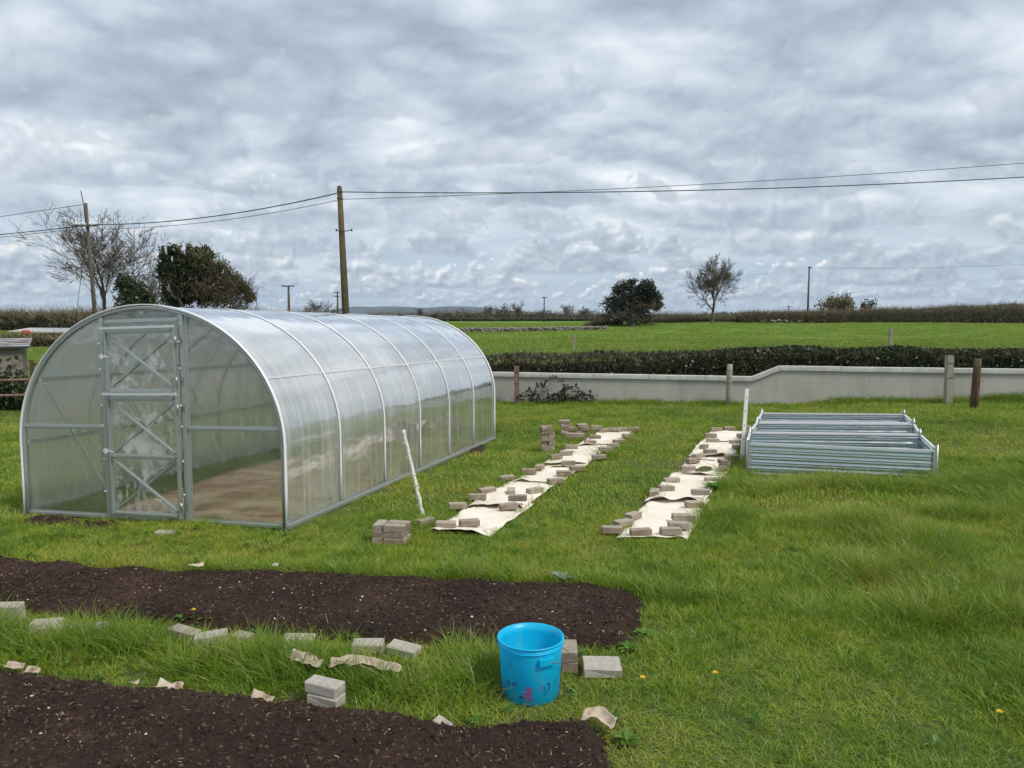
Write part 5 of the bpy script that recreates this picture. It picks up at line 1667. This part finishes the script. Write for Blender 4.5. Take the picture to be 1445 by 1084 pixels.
# neat stack beside the greenhouse: three layers of three
s0 = gp(548, 773); YAW = -8
rot_ = Matrix.Rotation(R(YAW), 3, 'Z')
for lay_ in range(3):
    flip = lay_ % 2
    for nm_, x, y, yw in (('end-on', -0.093 if not flip else 0.093, 0.093, 90), ('front long', 0.046 if not flip else -0.046, 0.046, 0), ('rear long', 0.046 if not flip else -0.046, 0.140, 0)):
        p = rot_ @ Vector((x + random.uniform(-.006, .006), y + random.uniform(-.005, .005), 0))
        paver((s0.x + p.x, s0.y + p.y, s0.z + 0.022 + lay_ * 0.0565), YAW + yw + random.uniform(-2, 2), '%s paver in the %s layer of the neat stack by the greenhouse' % (nm_, ('bottom', 'middle', 'top')[lay_]), 'pavers of the neat stack by the greenhouse', (0, 0))
# tall stack
s0 = gp(773, 639)
for lay_ in range(7):
    j = (random.uniform(-.012, .012), random.uniform(-.01, .01))
    yw = (12, 8, 90, 4, 90, 10, 20)[lay_]
    nm_ = ('lowest', 'second lowest', 'third lowest', 'middle', 'third highest', 'second highest', 'topmost')[lay_]
    for sgn, wh in ((-1, 'left' if yw == 90 else 'front'), (1, 'right' if yw == 90 else 'back')):
        if lay_ == 6 and sgn > 0: continue
        off = Vector((0.052 * sgn, 0)) if yw == 90 else Vector((0, 0.052 * sgn))
        if lay_ >= 5: off += Vector((-0.02, 0))
        lab = '%s %s paver of the tall narrow stack near the greenhouse rear' % (nm_, wh) if lay_ < 6 else 'single topmost paver on the tall narrow stack near the greenhouse rear'
        paver((s0.x + j[0] + off.x, s0.y + 0.11 + j[1] + off.y, s0.z + lay_ * 0.0565), yw + random.uniform(-4, 4), lab, 'pavers of the tall narrow stack', (0, 0))
# tumbled pile
s0 = gp(803, 613)
k = 0
for (x, z, yw, t1, w_) in ((-0.05, 0, 5, 0, 'bottom'), (0.0, 1, -8, 3, 'second'), (-0.06, 2, 12, 2, 'third'), (-0.08, 3, -4, 4, 'top')):
    paver((s0.x + x, s0.y + .06, s0.z + z * 0.061), yw, '%s paver of the loose left column in the tumbled pile' % w_, 'pavers of the tumbled pile', (t1, random.uniform(-3, 3)))
for (x, z, yw, t1, w_) in ((0.21, 0, 15, 0, 'bottom'), (0.24, 1, -12, -4, 'middle'), (0.22, 2, 25, 5, 'top')):
    paver((s0.x + x, s0.y + .02, s0.z + z * 0.061), yw, '%s paver of the leaning right column in the tumbled pile' % w_, 'pavers of the tumbled pile', (t1, random.uniform(-4, 4)))
paver(gp(796, 614), 70, 'paver lying in the grass in front of the tumbled pile', 'pavers of the tumbled pile', (4, 2))

# pavers in the foreground
def fg(pa, pb, label, lift=0.0, tilt=(0, 0), pale=True, sc=(1, 1, 1), top=None):
    """pa, pb: ends of the long centre line of the upper face in the photograph"""
    top = top or lift + .056; A = gp(pa[0], pa[1], top); B = gp(pb[0], pb[1], top); c = (A + B) / 2
    o = paver((c.x, c.y, float(g(c.x, c.y)) + lift), math.degrees(math.atan2((B - A).y, (B - A).x)), label, None, tilt, pale)
    o.scale = sc
    return o


fg((-10, 853), (28, 852), 'upper pale block of the pair cut by the left picture edge', 0.068); fg((-10, 853), (28, 852), 'lower pale block of the pair cut by the left picture edge', 0.011, sc=(1.03, 1.03, 1), top=.124)
fg((52, 877), (78, 875), 'flat pale paver sunk in grass, left of the pair near the left edge', 0.03, (2, 0), sc=(.9, 1, 1)); fg((61, 884), (100, 884), 'flat pale paver sunk in grass, right of the pair near the left edge', 0.02, (-3, 2))
fg((118, 883), (147, 881), 'half hidden grey paver in long grass beside the far soil bed', 0.01, (2, -2), sc=(.85, 1, 1))
fg((238, 884), (281, 892), 'brownish paver edge at the far bed near the dandelion', 0.03, (0, 4), False); fg((276, 896), (320, 891), 'pale worn paver just right of the dandelion', 0.03, (2, -4))
fg((332, 893), (352, 896), 'brownish paver stub in the grass at the far bed edge', 0.02, (0, 3), False, (.6, .9, 1))
fg((402, 898), (441, 897), 'long low paver buried in grass between the stub and the grey one', 0.0, (2, 2))
fg((499, 905), (539, 905), 'pale grey paver in the grass left of the rough-faced one', 0.02, (3, 0)); fg((553, 907), (588, 913), 'pale rough-faced paver at the far bed edge, left of the bucket', 0.03, (6, 4))
fg((433, 957), (484, 967.5), 'lower of two stacked pavers at the near soil bed edge', 0.020, (0, 1), True, (.96, 1.0, 1), top=.134).location.x += 0.006; fg((433, 956), (484, 966.5), 'upper pale-topped paver of the two at the near soil bed edge', 0.078, (0, 1))
fg((804, 922), (802, 902), 'upper brown paver tucked behind the blue bucket', 0.068, (0, 0), False); fg((804, 922), (802, 902), 'lower brown paver tucked behind the blue bucket', 0.011, (0, 0), False, top=.124)
fg((820, 934), (877, 934), 'pale flat-topped paver right of the blue bucket', 0.012, (5, 1), True, (1.14, 1.55, 1))
fg((615, 1007), (634, 1014), 'small pale stone chunk at the edge of the near soil bed', 0.0, (10, 12), True, (.5, .55, .6))
fg((222, 750), (247, 749), 'flat grey paver on the ground at the greenhouse door', -0.03, (2, 0), True, (1, 1, 1))

# ------------------------------------------------------------------ cardboard scraps
def scrap(pts, wd, label, seed, hgt=0.06):
    P_ = [gp(*p) for p in pts]; n = 26; V = []; F = []; rg = random.Random(seed); dd_ = (P_[-1] - P_[0]); dd_.z = 0; dd_.normalize()
    seg = [(P_[i + 1] - P_[i]).length for i in range(len(P_) - 1)]; cum = np.r_[0, np.cumsum(seg)]
    c0_ = P_[0]; m_ = 9
    for i in range(n + 1):
        s_ = cum[-1] * i / n
        c = Vector([float(np.interp(s_, cum, [p[k] for p in P_])) for k in range(3)])
        d = (P_[min(len(P_) - 1, int(np.searchsorted(cum, s_ + .001)))] - P_[max(0, int(np.searchsorted(cum, s_)) - 1)]); d.z = 0
        d = (d.normalized() * .3 + dd_).normalized() if d.length > 0 else dd_; nn = Vector((-d.y, d.x, 0)); w_i = s_ * 14
        ww = wd * (0.8 + 0.4 * float(vnoise(w_i * 0.8 + seed, 1.5) + .5)); ph = 0.7 * float(vnoise(w_i * 0.6 + seed * 3, 4.4)) * 2
        for j in range(m_):
            t_ = j / (m_ - 1) - .5; k_ = 0.5 * abs(t_ - 0.25 * ph); 
            ed = 0.012 * float(vnoise(w_i * 3.0 + seed, 3.0 + (t_ > 0))) if abs(t_) > .4 else 0
            V.append(c - c0_ + nn * (t_ * ww + ed) + Vector((0, 0, hgt + ww * (0.45 * abs(t_ + .2 * ph) + 0.35 * t_) + 0.012 * float(vnoise(w_i * 1.1 + seed, j * 0.25)) * 2)))
    for i in range(n):
        for j in range(m_ - 1): F.append((i * m_ + j, i * m_ + j + 1, (i + 1) * m_ + j + 1, (i + 1) * m_ + j))
    o = link('cardboard_scrap', npmesh('cardboard_scrap', [tuple(v_) for v_ in V], F), M_scrap, None, c0_)
    sd = o.modifiers.new('thickness', 'SOLIDIFY'); sd.thickness = 0.003; sd.offset = 0
    return tag(o, label, 'cardboard scrap')


scrap([(409, 950), (432, 955), (452, 966)], 0.055, 'small curled torn cardboard scrap left of the two stacked pavers', 3, 0.10)
scrap([(466, 966), (492, 958), (530, 964), (565, 973)], 0.060, 'long torn strip of pale cardboard lying right of the two stacked pavers', 7, 0.10)
scrap([(822, 1028), (845, 1028), (866, 1042)], 0.07, 'folded cardboard corner sticking up at the near bed corner', 9, 0.06)
scrap([(8, 951), (22, 953), (33, 955)], 0.04, 'tiny cardboard flake at the near bed edge, far left', 11, 0.05); scrap([(36, 957), (46, 958), (55, 960)], 0.035, 'second tiny cardboard flake near the left edge of the near bed', 12, 0.045)
scrap([(222, 980), (240, 982), (256, 986)], 0.05, 'brown torn cardboard edge halfway along the near bed', 13, 0.05); scrap([(184, 976), (196, 977)], 0.03, 'small pale cardboard flake left of the brown torn edge', 14, 0.05)
scrap([(355, 994), (372, 996), (386, 999)], 0.045, 'brown cardboard edge poking from the grass left of the stacked pavers', 15, 0.045)
scrap([(266, 815), (279, 813), (288, 812)], 0.04, 'torn cardboard piece on the far rim of the far bed', 16, 0.09)
scrap([(386, 812), (393, 813)], 0.03, 'tiny brown chip on the far rim of the far bed', 17, 0.09)

# ================================================================== STAKES
b = gp(598, 733); t_ = atY(569, 607, b.y - 0.05)
ST = empty('knobbly_stick', b, label='whitish knobbly stick leaning to the left beside the left cardboard path', cat='stick')
mb = MB(); pts = []; rs = []
for k in range(27):
    f = k / 26; p = (t_ - b) * f; p += Vector((0.0035 * math.sin(k * 1.3), 0.003 * math.cos(k * 2.1), 0)); pts.append(p); rs.append((0.0195 - 0.004 * f) * (1.22 if k % 4 == 2 else 1.0))
pts[0] = Vector((0.01, 0, -.05)); mb.tube(pts, rs, 8); mb.build('shaft', M_birch, ST)
for k in (4, 9, 13, 18, 22):
    mb = MB(); p = pts[k]; mb.tube([p, p + Vector((0.028 * (1 if k % 2 else -1), -.01, .012))], [.011, .007], 6); mb.build('knot', M_birch, ST)
b = gp(1047, 650); t_ = atY(1054, 549, b.y)
ST = empty('white_stake', b, label='straight white stake between the right cardboard path and the metal bed frames', cat='stake')
mb = MB(); mb.bar(Vector((0, 0, -.05)), t_ - b, 0.045, 0.036, (0, 1, 0)); mb.build('shaft', M_wplast, ST)
mb = MB(); mb.add([(-.06, -.03, 0), (.05, -.06, 0), (.07, .03, 0), (-.03, .05, .0), (0, 0, .07)], [(0, 1, 4), (1, 2, 4), (2, 3, 4), (3, 0, 4), (3, 2, 1, 0)]); mb.build('foot', M_birch, ST)
for k in (0.3, .5, .7, .88):
    mb = MB(); c = (t_ - b) * k + Vector((0, -.024, 0)); mb.tube([c, c + Vector((0, .008, 0))], 0.007, 6); mb.build('hole', M_black, ST)

# ================================================================== RAISED BED FRAMES
def corr_panel(A, B, z0, z1, nrm, n=5):
    """horizontally ribbed galvanised sheet"""
    prof_ = []
    m_ = n * 20
    for k in range(m_ + 1):
        f = k / m_; ph = (f * n) % 1
        d = 0.012 * (1 if ph < .20 else (1 - (ph - .20) / .30 * 2) if ph < .50 else -1 if ph < .70 else (-1 + (ph - .70) / .30 * 2))
        prof_.append((d, z0 + (z1 - z0) * f))
    vs = []; fs = []
    for P_ in (A, B):
        for d, z in prof_: vs.append(P_ + nrm * d + Vector((0, 0, z)))
    q = len(prof_)
    for k in range(q - 1): fs.append((k, q + k, q + k + 1, k + 1))
    return vs, fs


TOPS = [((1075, 582), (1276, 582)), ((1068, 595), (1290, 595)), ((1058, 610), (1299, 610)), ((1054.5, 624.5), (1323, 632.5))]
LINES = []
for l_, r_ in TOPS:
    LINES.append((gp(l_[0], l_[1], BEDZ), gp(r_[0], r_[1], BEDZ)))
nms = [('rear', 'farthest'), ('middle', 'middle'), ('front', 'nearest')]
for k in range(3):
    BLc, BRc = LINES[k]; FLc, FRc = LINES[k + 1]
    if k < 2:   # leave a hand's width between neighbouring frames
        FLc = FLc.lerp(BLc, 0.05); FRc = FRc.lerp(BRc, 0.05)
    o = Vector((FLc.x, FLc.y, min(FLc.z, FRc.z) - 0.01))
    RT = empty('raised_bed_frame', o, label='%s of three empty corrugated galvanised raised bed frames on the grass' % nms[k][1], cat='raised bed', group='galvanised raised bed frames')
    cs = [Vector((c.x - o.x, c.y - o.y, 0)) for c in (FLc, FRc, BRc, BLc)]
    cen = sum(cs, Vector()) / 4
    for i, nm_ in enumerate(('front', 'right', 'back', 'left')):
        A = cs[i]; B = cs[(i + 1) % 4]; d = (B - A).normalized(); nrm = Vector((d.y, -d.x, 0))
        vs, fs = corr_panel(A + d * .02, B - d * .02, 0.0, BEDZ - .012, nrm)
        mb = MB(); mb.add(vs, fs); p_ = mb.build('side_panel', M_galvs, RT)
        sd = p_.modifiers.new('thickness', 'SOLIDIFY'); sd.thickness = 0.0025
        mb = MB(); mb.bar(A + d * .03 + Vector((0, 0, BEDZ)), B - d * .03 + Vector((0, 0, BEDZ)), 0.030, 0.022); mb.build('top_rim', M_trim, RT)
        mb = MB(); io = (cen - A).normalized() * 0.004
        d0 = (cs[i - 1] - A).normalized()
        mb.bar(A + d * .026 - nrm * -0.012 + Vector((0, 0, -.05)), A + d * .026 - nrm * -0.012 + Vector((0, 0, BEDZ + .045)), 0.045, 0.004, nrm)
        mb.bar(A + d0 * .026 + Vector((0, 0, -.05)) + Vector((-d0.y, d0.x, 0)) * 0.012, A + d0 * .026 + Vector((0, 0, BEDZ + .045)) + Vector((-d0.y, d0.x, 0)) * 0.012, 0.045, 0.004, Vector((-d0.y, d0.x, 0)))
        mb.tube([A + Vector((0, 0, -.05)), A + Vector((0, 0, BEDZ + .075))], 0.012, 8)
        mb.build('corner_post', M_galv, RT)
        for zz in (0.1, 0.2, 0.3):
            for e_, sgn in ((A, 1),):
                mb = MB(); c = e_ + d * .035 * sgn + nrm * 0.016 + Vector((0, 0, zz)); mb.tube([c, c + nrm * .006], 0.007, 6); mb.build('bolt', M_trim, RT)

# ================================================================== BUCKET
BK = empty('bucket', (0.097, 3.845, float(g(.097, 3.845)) - 0.004), label='bright blue translucent plastic bucket with a wire handle on the grass', cat='bucket')


def _blue(t):
    O = opos(t)
    n = t.noise(O, 9, 6, 0.7); s_ = t.noise(t.v('MULTIPLY', O, (2, 2, 0.3)), 9, 4, 0.7)
    c = t.mix(t.mr(n, 0.35, 0.7, 0, 0.5), (0.0, 0.60, 0.90), (0.03, 0.68, 0.92))
    c = t.mix(t.mr(s_, 0.58, 0.75, 0, 0.35), c, (0.20, 0.55, 0.66))
    c = t.mix(t.mr(t.noise(O, 17, 6, 0.75), 0.60, 0.66, 0, 0.5), c, (0.10, 0.16, 0.17))
    b_ = t.n('ShaderNodeBsdfPrincipled'); t.l(c, b_.inputs['Base Color']); b_.inputs['Roughness'].default_value = 0.36
    tl = t.n('ShaderNodeBsdfTranslucent'); t.l(c, tl.inputs[0])
    mx_ = t.n('ShaderNodeMixShader'); mx_.inputs[0].default_value = 0.38; t.l(b_.outputs[0], mx_.inputs[1]); t.l(tl.outputs[0], mx_.inputs[2])
    t.l(t.bump(n, 0.08, 0.004), b_.inputs['Normal'])
    return mx_.outputs[0]


M_blue = mat('blue_plastic', _blue)
RB_, RT_, HB = 0.148, 0.168, 0.312
mb = MB()
mb.lathe([(0.001, 0.004), (RB_ - .01, 0.004), (RB_, 0.012), (RB_ + (RT_ - RB_) * .82 - .002, HB * .80), (RT_ - .003, HB * .86), (RT_ - .002, HB - .002), (RT_ - .005, HB - .002), (RT_ - .007, HB * .86), (RB_ + (RT_ - RB_) * .82 - .006, HB * .80), (RB_ - .004, 0.014), (RB_ - .012, 0.009), (0.001, 0.009)], 64)
mb.build('body', M_blue, BK)
for z, r in ((HB - .003, .0045), (HB - .030, .0026)):
    mb = MB(); mb.tube([((RT_ + .002) * math.cos(a), (RT_ + .002) * math.sin(a), z) for a in np.linspace(0, 2 * PI, 65)], r, 6, cap=False); mb.build('rim_ring', M_blue, BK)
for sgn, aa in ((1, R(-62)), (-1, R(118))):
    ax_ = Vector((math.cos(aa), math.sin(aa), 0)); tx_ = Vector((-math.sin(aa), math.cos(aa), 0))
    mb = MB(); vs = []
    for da in np.linspace(-.26, .26, 9):
        c = Vector((math.cos(aa + da), math.sin(aa + da), 0)); vs += [c * (RT_ - .001) + Vector((0, 0, HB - .052)), c * (RT_ - .001) + Vector((0, 0, HB - .094)), c * (RT_ + .014) + Vector((0, 0, HB - .086)), c * (RT_ + .016) + Vector((0, 0, HB - .052))]
    fs = []
    for i in range(8):
        for q in range(4): fs.append((4 * i + q, 4 * i + (q + 1) % 4, 4 * i + 4 + (q + 1) % 4, 4 * i + 4 + q))
    fs += [(0, 3, 2, 1), (32, 33, 34, 35)]
    mb.add(vs, fs); mb.build('handle_lug', M_blue, BK)
aa = R(-62); ax_ = Vector((math.cos(aa), math.sin(aa), 0)); tx_ = Vector((-math.sin(aa), math.cos(aa), 0))
pts = []
for f in np.linspace(0, 1, 30):     # bail lying down round the right-hand side
    th = aa + PI * f; rr = RT_ + .012 + 0.030 * math.sin(PI * f); pts.append(Vector((rr * math.cos(th), rr * math.sin(th), HB - .062 - 0.055 * math.sin(PI * f) ** 0.8)))
mb = MB(); mb.tube(pts, 0.0022, 6); mb.build('wire_handle', mat('handle_steel', lambda t: pbr(t, (0.25, 0.22, 0.19), 0.45, .7)), BK)
M_pdark = mat('print_navy', lambda t: pbr(t, t.mix(t.mr(t.noise(opos(t), 60, 4), .5, .7), (0.010, 0.018, 0.12), (0.0, 0.22, 0.5)), .5))
M_pred = mat('print_red', lambda t: pbr(t, t.mix(t.mr(t.noise(opos(t), 70, 4), .5, .62), (0.38, 0.03, 0.12), (0.05, 0.2, 0.5)), .5))


def bk(a, z, out=0.0012):
    """point on the bucket wall: a = degrees right of the side facing the camera"""
    th = R(-90 + a); r = RB_ + (RT_ - RB_) * min(z / HB, 1) * 1.0 + out - 0.0008
    return Vector((r * math.cos(th), r * math.sin(th), z))


def pquad(mb, a0, a1, z0, z1, shear=0.0, n=3):
    vs = []
    for i in range(n + 1):
        a = a0 + (a1 - a0) * i / n
        vs += [bk(a, z0), bk(a + shear, z1)]
    mb.add(vs, [(2 * i, 2 * i + 2, 2 * i + 3, 2 * i + 1) for i in range(n)])


def parc(mb, ca, cz, r0_, r1_, t0, t1, n=18):
    k = 57.3 / 0.15; vs = []
    for i in range(n + 1):
        t = R(t0 + (t1 - t0) * i / n)
        for rr in (r0_, r1_): vs.append(bk(ca + rr * math.cos(t) * k, cz + rr * math.sin(t)))
    mb.add(vs, [(2 * i, 2 * i + 1, 2 * i + 3, 2 * i + 2) for i in range(n)])


mb = MB()      # worn pi-shaped marks on the left
for a0 in (-52, -38):
    pquad(mb, a0, a0 + 8.5, .118, .124, 0); pquad(mb, a0 + 1, a0 + 2.5, .092, .119, 1); pquad(mb, a0 + 6, a0 + 7.5, .100, .119, 1)
mb.build('print_mark', M_pdark, BK)
mb = MB()      # striped block
for r_ in range(6):
    for c_ in range(3):
        pquad(mb, -14 + c_ * 5.2 + r_ * .25, -10.4 + c_ * 5.2 + r_ * .25, .040 + r_ * .0125, .049 + r_ * .0125, 0.2, 1)
mb.build('print_block', M_pred, BK)
mb = MB()
for r_ in range(6): pquad(mb, -14 + r_ * .25, 1 + r_ * .25, .0365 + r_ * .0125, .0385 + r_ * .0125, 0.1)
pquad(mb, -26, -16, .044, .047, 3); pquad(mb, -25, -17, .050, .060, 3, 1)
mb.build('print_mark', M_pdark, BK)
mb = MB(); parc(mb, 26, .100, .0235, .0285, -100, 60); parc(mb, 26, .100, .0300, .0315, -50, 75); parc(mb, 26, .100, .0215, .0225, 150, 255)
for s_ in range(5): pquad(mb, 22, 30 - s_ * .7, .088 + s_ * .0055, .0895 + s_ * .0055, 0)
pquad(mb, 21, 31, .060, .063, 0); pquad(mb, 52, 53, .10, .125, 0, 1); pquad(mb, 50, 56, .128, .131, 0, 1)
mb.build('print_emblem', M_pdark, BK)
mb = MB(); parc(mb, 26, .100, .0235, .0280, 140, 200); mb.build('print_emblem', M_pred, BK)

# ================================================================== SMALL PLANTS
def rosette(px_, py_, n, L_, w_, m_, label, name='weed', cat='weed', seed=0, rise=0.6, stem=None):
    b = gp(px_, py_); root = empty(name, b, label=label, cat=cat); rg = random.Random(seed)
    for k in range(n):
        a = 2 * PI * k / n + rg.uniform(-.4, .4); l = L_ * rg.uniform(.7, 1.2); el_0 = rg.uniform(.3, 1.0) * rise
        d = Vector((math.cos(a), math.sin(a), 0)); s_ = Vector((-d.y, d.x, 0)); V = []; F = []
        for i in range(6):
            f = i / 5; ww = w_ * math.sin(PI * min(.98, f * .92 + .06)) * rg.uniform(.85, 1.1) * .5
            c = d * l * f * math.cos(el_0 * (1 - .5 * f)) + Vector((0, 0, 0.02 + l * f * math.sin(el_0) * (1 - .45 * f)))
            V += [c - s_ * ww + Vector((0, 0, ww * .35)), c, c + s_ * ww + Vector((0, 0, ww * .35))]
        for i in range(5):
            for j in (0, 1): F.append((3 * i + j, 3 * i + j + 1, 3 * i + j + 4, 3 * i + j + 3))
        link('leaf', npmesh('leaf', [tuple(v_) for v_ in V], F, {'c': [rg.random()] * 18}, smooth=True), m_, root)
    return root


rosette(793, 824, 11, 0.10, 0.055, M_kale, 'grey-green leafy seedling at the far rim of the far bed', 'cabbage_plant', 'plant', 3, 1.3)
rosette(1009, 693, 13, 0.15, 0.06, M_weed, 'leafy green dock weed beside the right cardboard path', 'dock_plant', 'weed', 4, 1.2)
rosette(812, 932, 11, 0.08, 0.035, M_weed, 'green leafy weed between the bucket and the pale paver', seed=5, rise=1.3)
rosette(886, 922, 10, 0.07, 0.03, M_weed, 'small weed beside the right end of the far bed', seed=6, rise=1.1)
rosette(262, 880, 7, 0.09, 0.05, M_weed, 'weed with leaves around the dandelion flower', seed=7, rise=1.2)
rosette(292, 882, 6, 0.08, 0.04, M_weed, 'small weed right of the dandelion flower', seed=8, rise=1.2)
rosette(508, 900, 5, 0.10, 0.03, M_weed, 'single upright green seedling at the far bed edge', seed=9, rise=1.5)
rosette(672, 1026, 5, 0.05, 0.02, M_weed, 'tiny pale seedling on the near bed', seed=10, rise=1.4)
rosette(30, 1072, 5, 0.07, 0.02, M_weed, 'tiny green shoot in the bottom left of the near bed', seed=11, rise=1.5)
rosette(908, 900, 10, 0.07, 0.03, M_weed, 'broad-leaved weed at the right rim of the far bed', seed=12, rise=1.0)
rosette(884, 1052, 12, 0.07, 0.028, M_weed, 'broad-leaved weed at the near bed corner', seed=13, rise=1.1)
for k, (px_, py_, lab) in enumerate([(273, 884, 'yellow dandelion flower at the near edge of the far bed'), (905, 985, 'yellow dandelion in the grass right of the bucket'), (1007, 978, 'orange-yellow dandelion right of the bucket, farther from it'),
                                     (1407, 1036, 'small yellow flower near the bottom right corner'), (741, 575, 'tiny yellow flower near the reddish post'), (1138, 557, 'yellow weed flowers at the foot of the raised wall'), (1403, 556, 'yellow weed flower beside the leaning post')]):
    b = gp(px_, py_)
    if b.y > wyf(b.x) - 0.2: b = atY(px_, py_, wyf(b.x) - 0.25); b.z = float(g(b.x, b.y))
    r = 0.015 if py_ > 800 else 0.022; h_ = 0.11 if py_ > 800 else 0.2
    root = empty('dandelion', b, label=lab, cat='flower')
    mb = MB(); mb.tube([(0, 0, 0), (.004, 0, h_ * .6), (0.006, 0, h_)], 0.002, 5); mb.build('stem', M_weed, root)
    mb = MB(); vs = [Vector((0.006, 0, h_ - .004))]; fs = []
    for i in range(28):
        a = 2 * PI * i / 14; rr = r * (1 if i < 14 else .62); z = h_ + (0.002 if i < 14 else .007); q = len(vs)
        vs += [Vector((0.006 + rr * math.cos(a - .13), rr * math.sin(a - .13), z)), Vector((0.006 + rr * math.cos(a + .13), rr * math.sin(a + .13), z))]; fs.append((0, q, q + 1))
    mb.add(vs, fs); mb.build('flower_head', M_yellow, root)
# brambles against the wall
b = atY(785, 566, wyf(1.0) - 0.32); b.z = float(g(b.x, b.y)); BR = empty('bramble', b, label='dark arching bramble against the wall right of the reddish post', cat='bramble')
rg = np.random.default_rng(8); cl = []
arcs = [(-.35, .55, .62), (-.5, .35, .45), (-.1, .75, .35), (-.9, .5, .28), (-.25, .5, .2), (.3, .6, .24), (-.75, .3, .2), (.1, .5, .42)]
for (x0, w_, h_) in arcs:
    pts = [Vector((x0 + w_ * f * 1.25 - .1, .12 * math.sin(5 * f + x0), h_ * math.sin(PI * (f * .82 + .03)))) for f in np.linspace(0, 1, 14)]
    mb = MB(); mb.tube(pts, 0.006, 5); mb.build('stem', M_bark, BR)
    for p in pts[1:]:
        for _ in range(3): cl.append(list(p + Vector((rg.normal() * .035, rg.normal() * .035, rg.normal() * .035))))
C = np.array(cl); leaf_obj('leaves', C, 0.055, M_bram, BR, 8)
C = np.stack([rg.normal(.15, .30, 380), rg.normal(0, .08, 380), np.abs(rg.normal(0, .09, 380))], 1); leaf_obj('leaves', C, 0.06, M_bram, BR, 9)
# dry stalks sticking up beside the far bed
for k, (x1, y1, x2, y2, lab) in enumerate([(462, 896, 459, 866, 'thin dry stalk standing at the far bed edge'), (199, 868, 172, 858, 'dry bent stalk over the far bed at left')]):
    a_ = gp(x1, y1); b_ = atY(x2, y2, a_.y); mb = MB(); mb.tube([Vector(), (b_ - a_) * .5 + Vector((.012, 0, 0)), b_ - a_], [.0028, .002, .0015], 5); o = mb.build('dry_stalk', M_straw, None); o.location = a_; tag(o, lab, 'stalk')

# ================================================================== AIR
HZ = MB(); HZ.box((0, 3300, 60), (15000, 7200, 140))
hz_ = HZ.build('haze', None)
mh = bpy.data.materials.new('haze_air'); mh.use_nodes = True; th = NT(mh.node_tree)
oh = th.n('ShaderNodeOutputMaterial'); pv = th.n('ShaderNodeVolumePrincipled')
pv.inputs['Color'].default_value = (0.62, 0.78, 1.0, 1); pv.inputs['Density'].default_value = 0.00009; pv.inputs['Anisotropy'].default_value = 0.0
th.l(pv.outputs[0], oh.inputs['Volume']); hz_.data.materials.append(mh)
tag(hz_, kind='stuff')
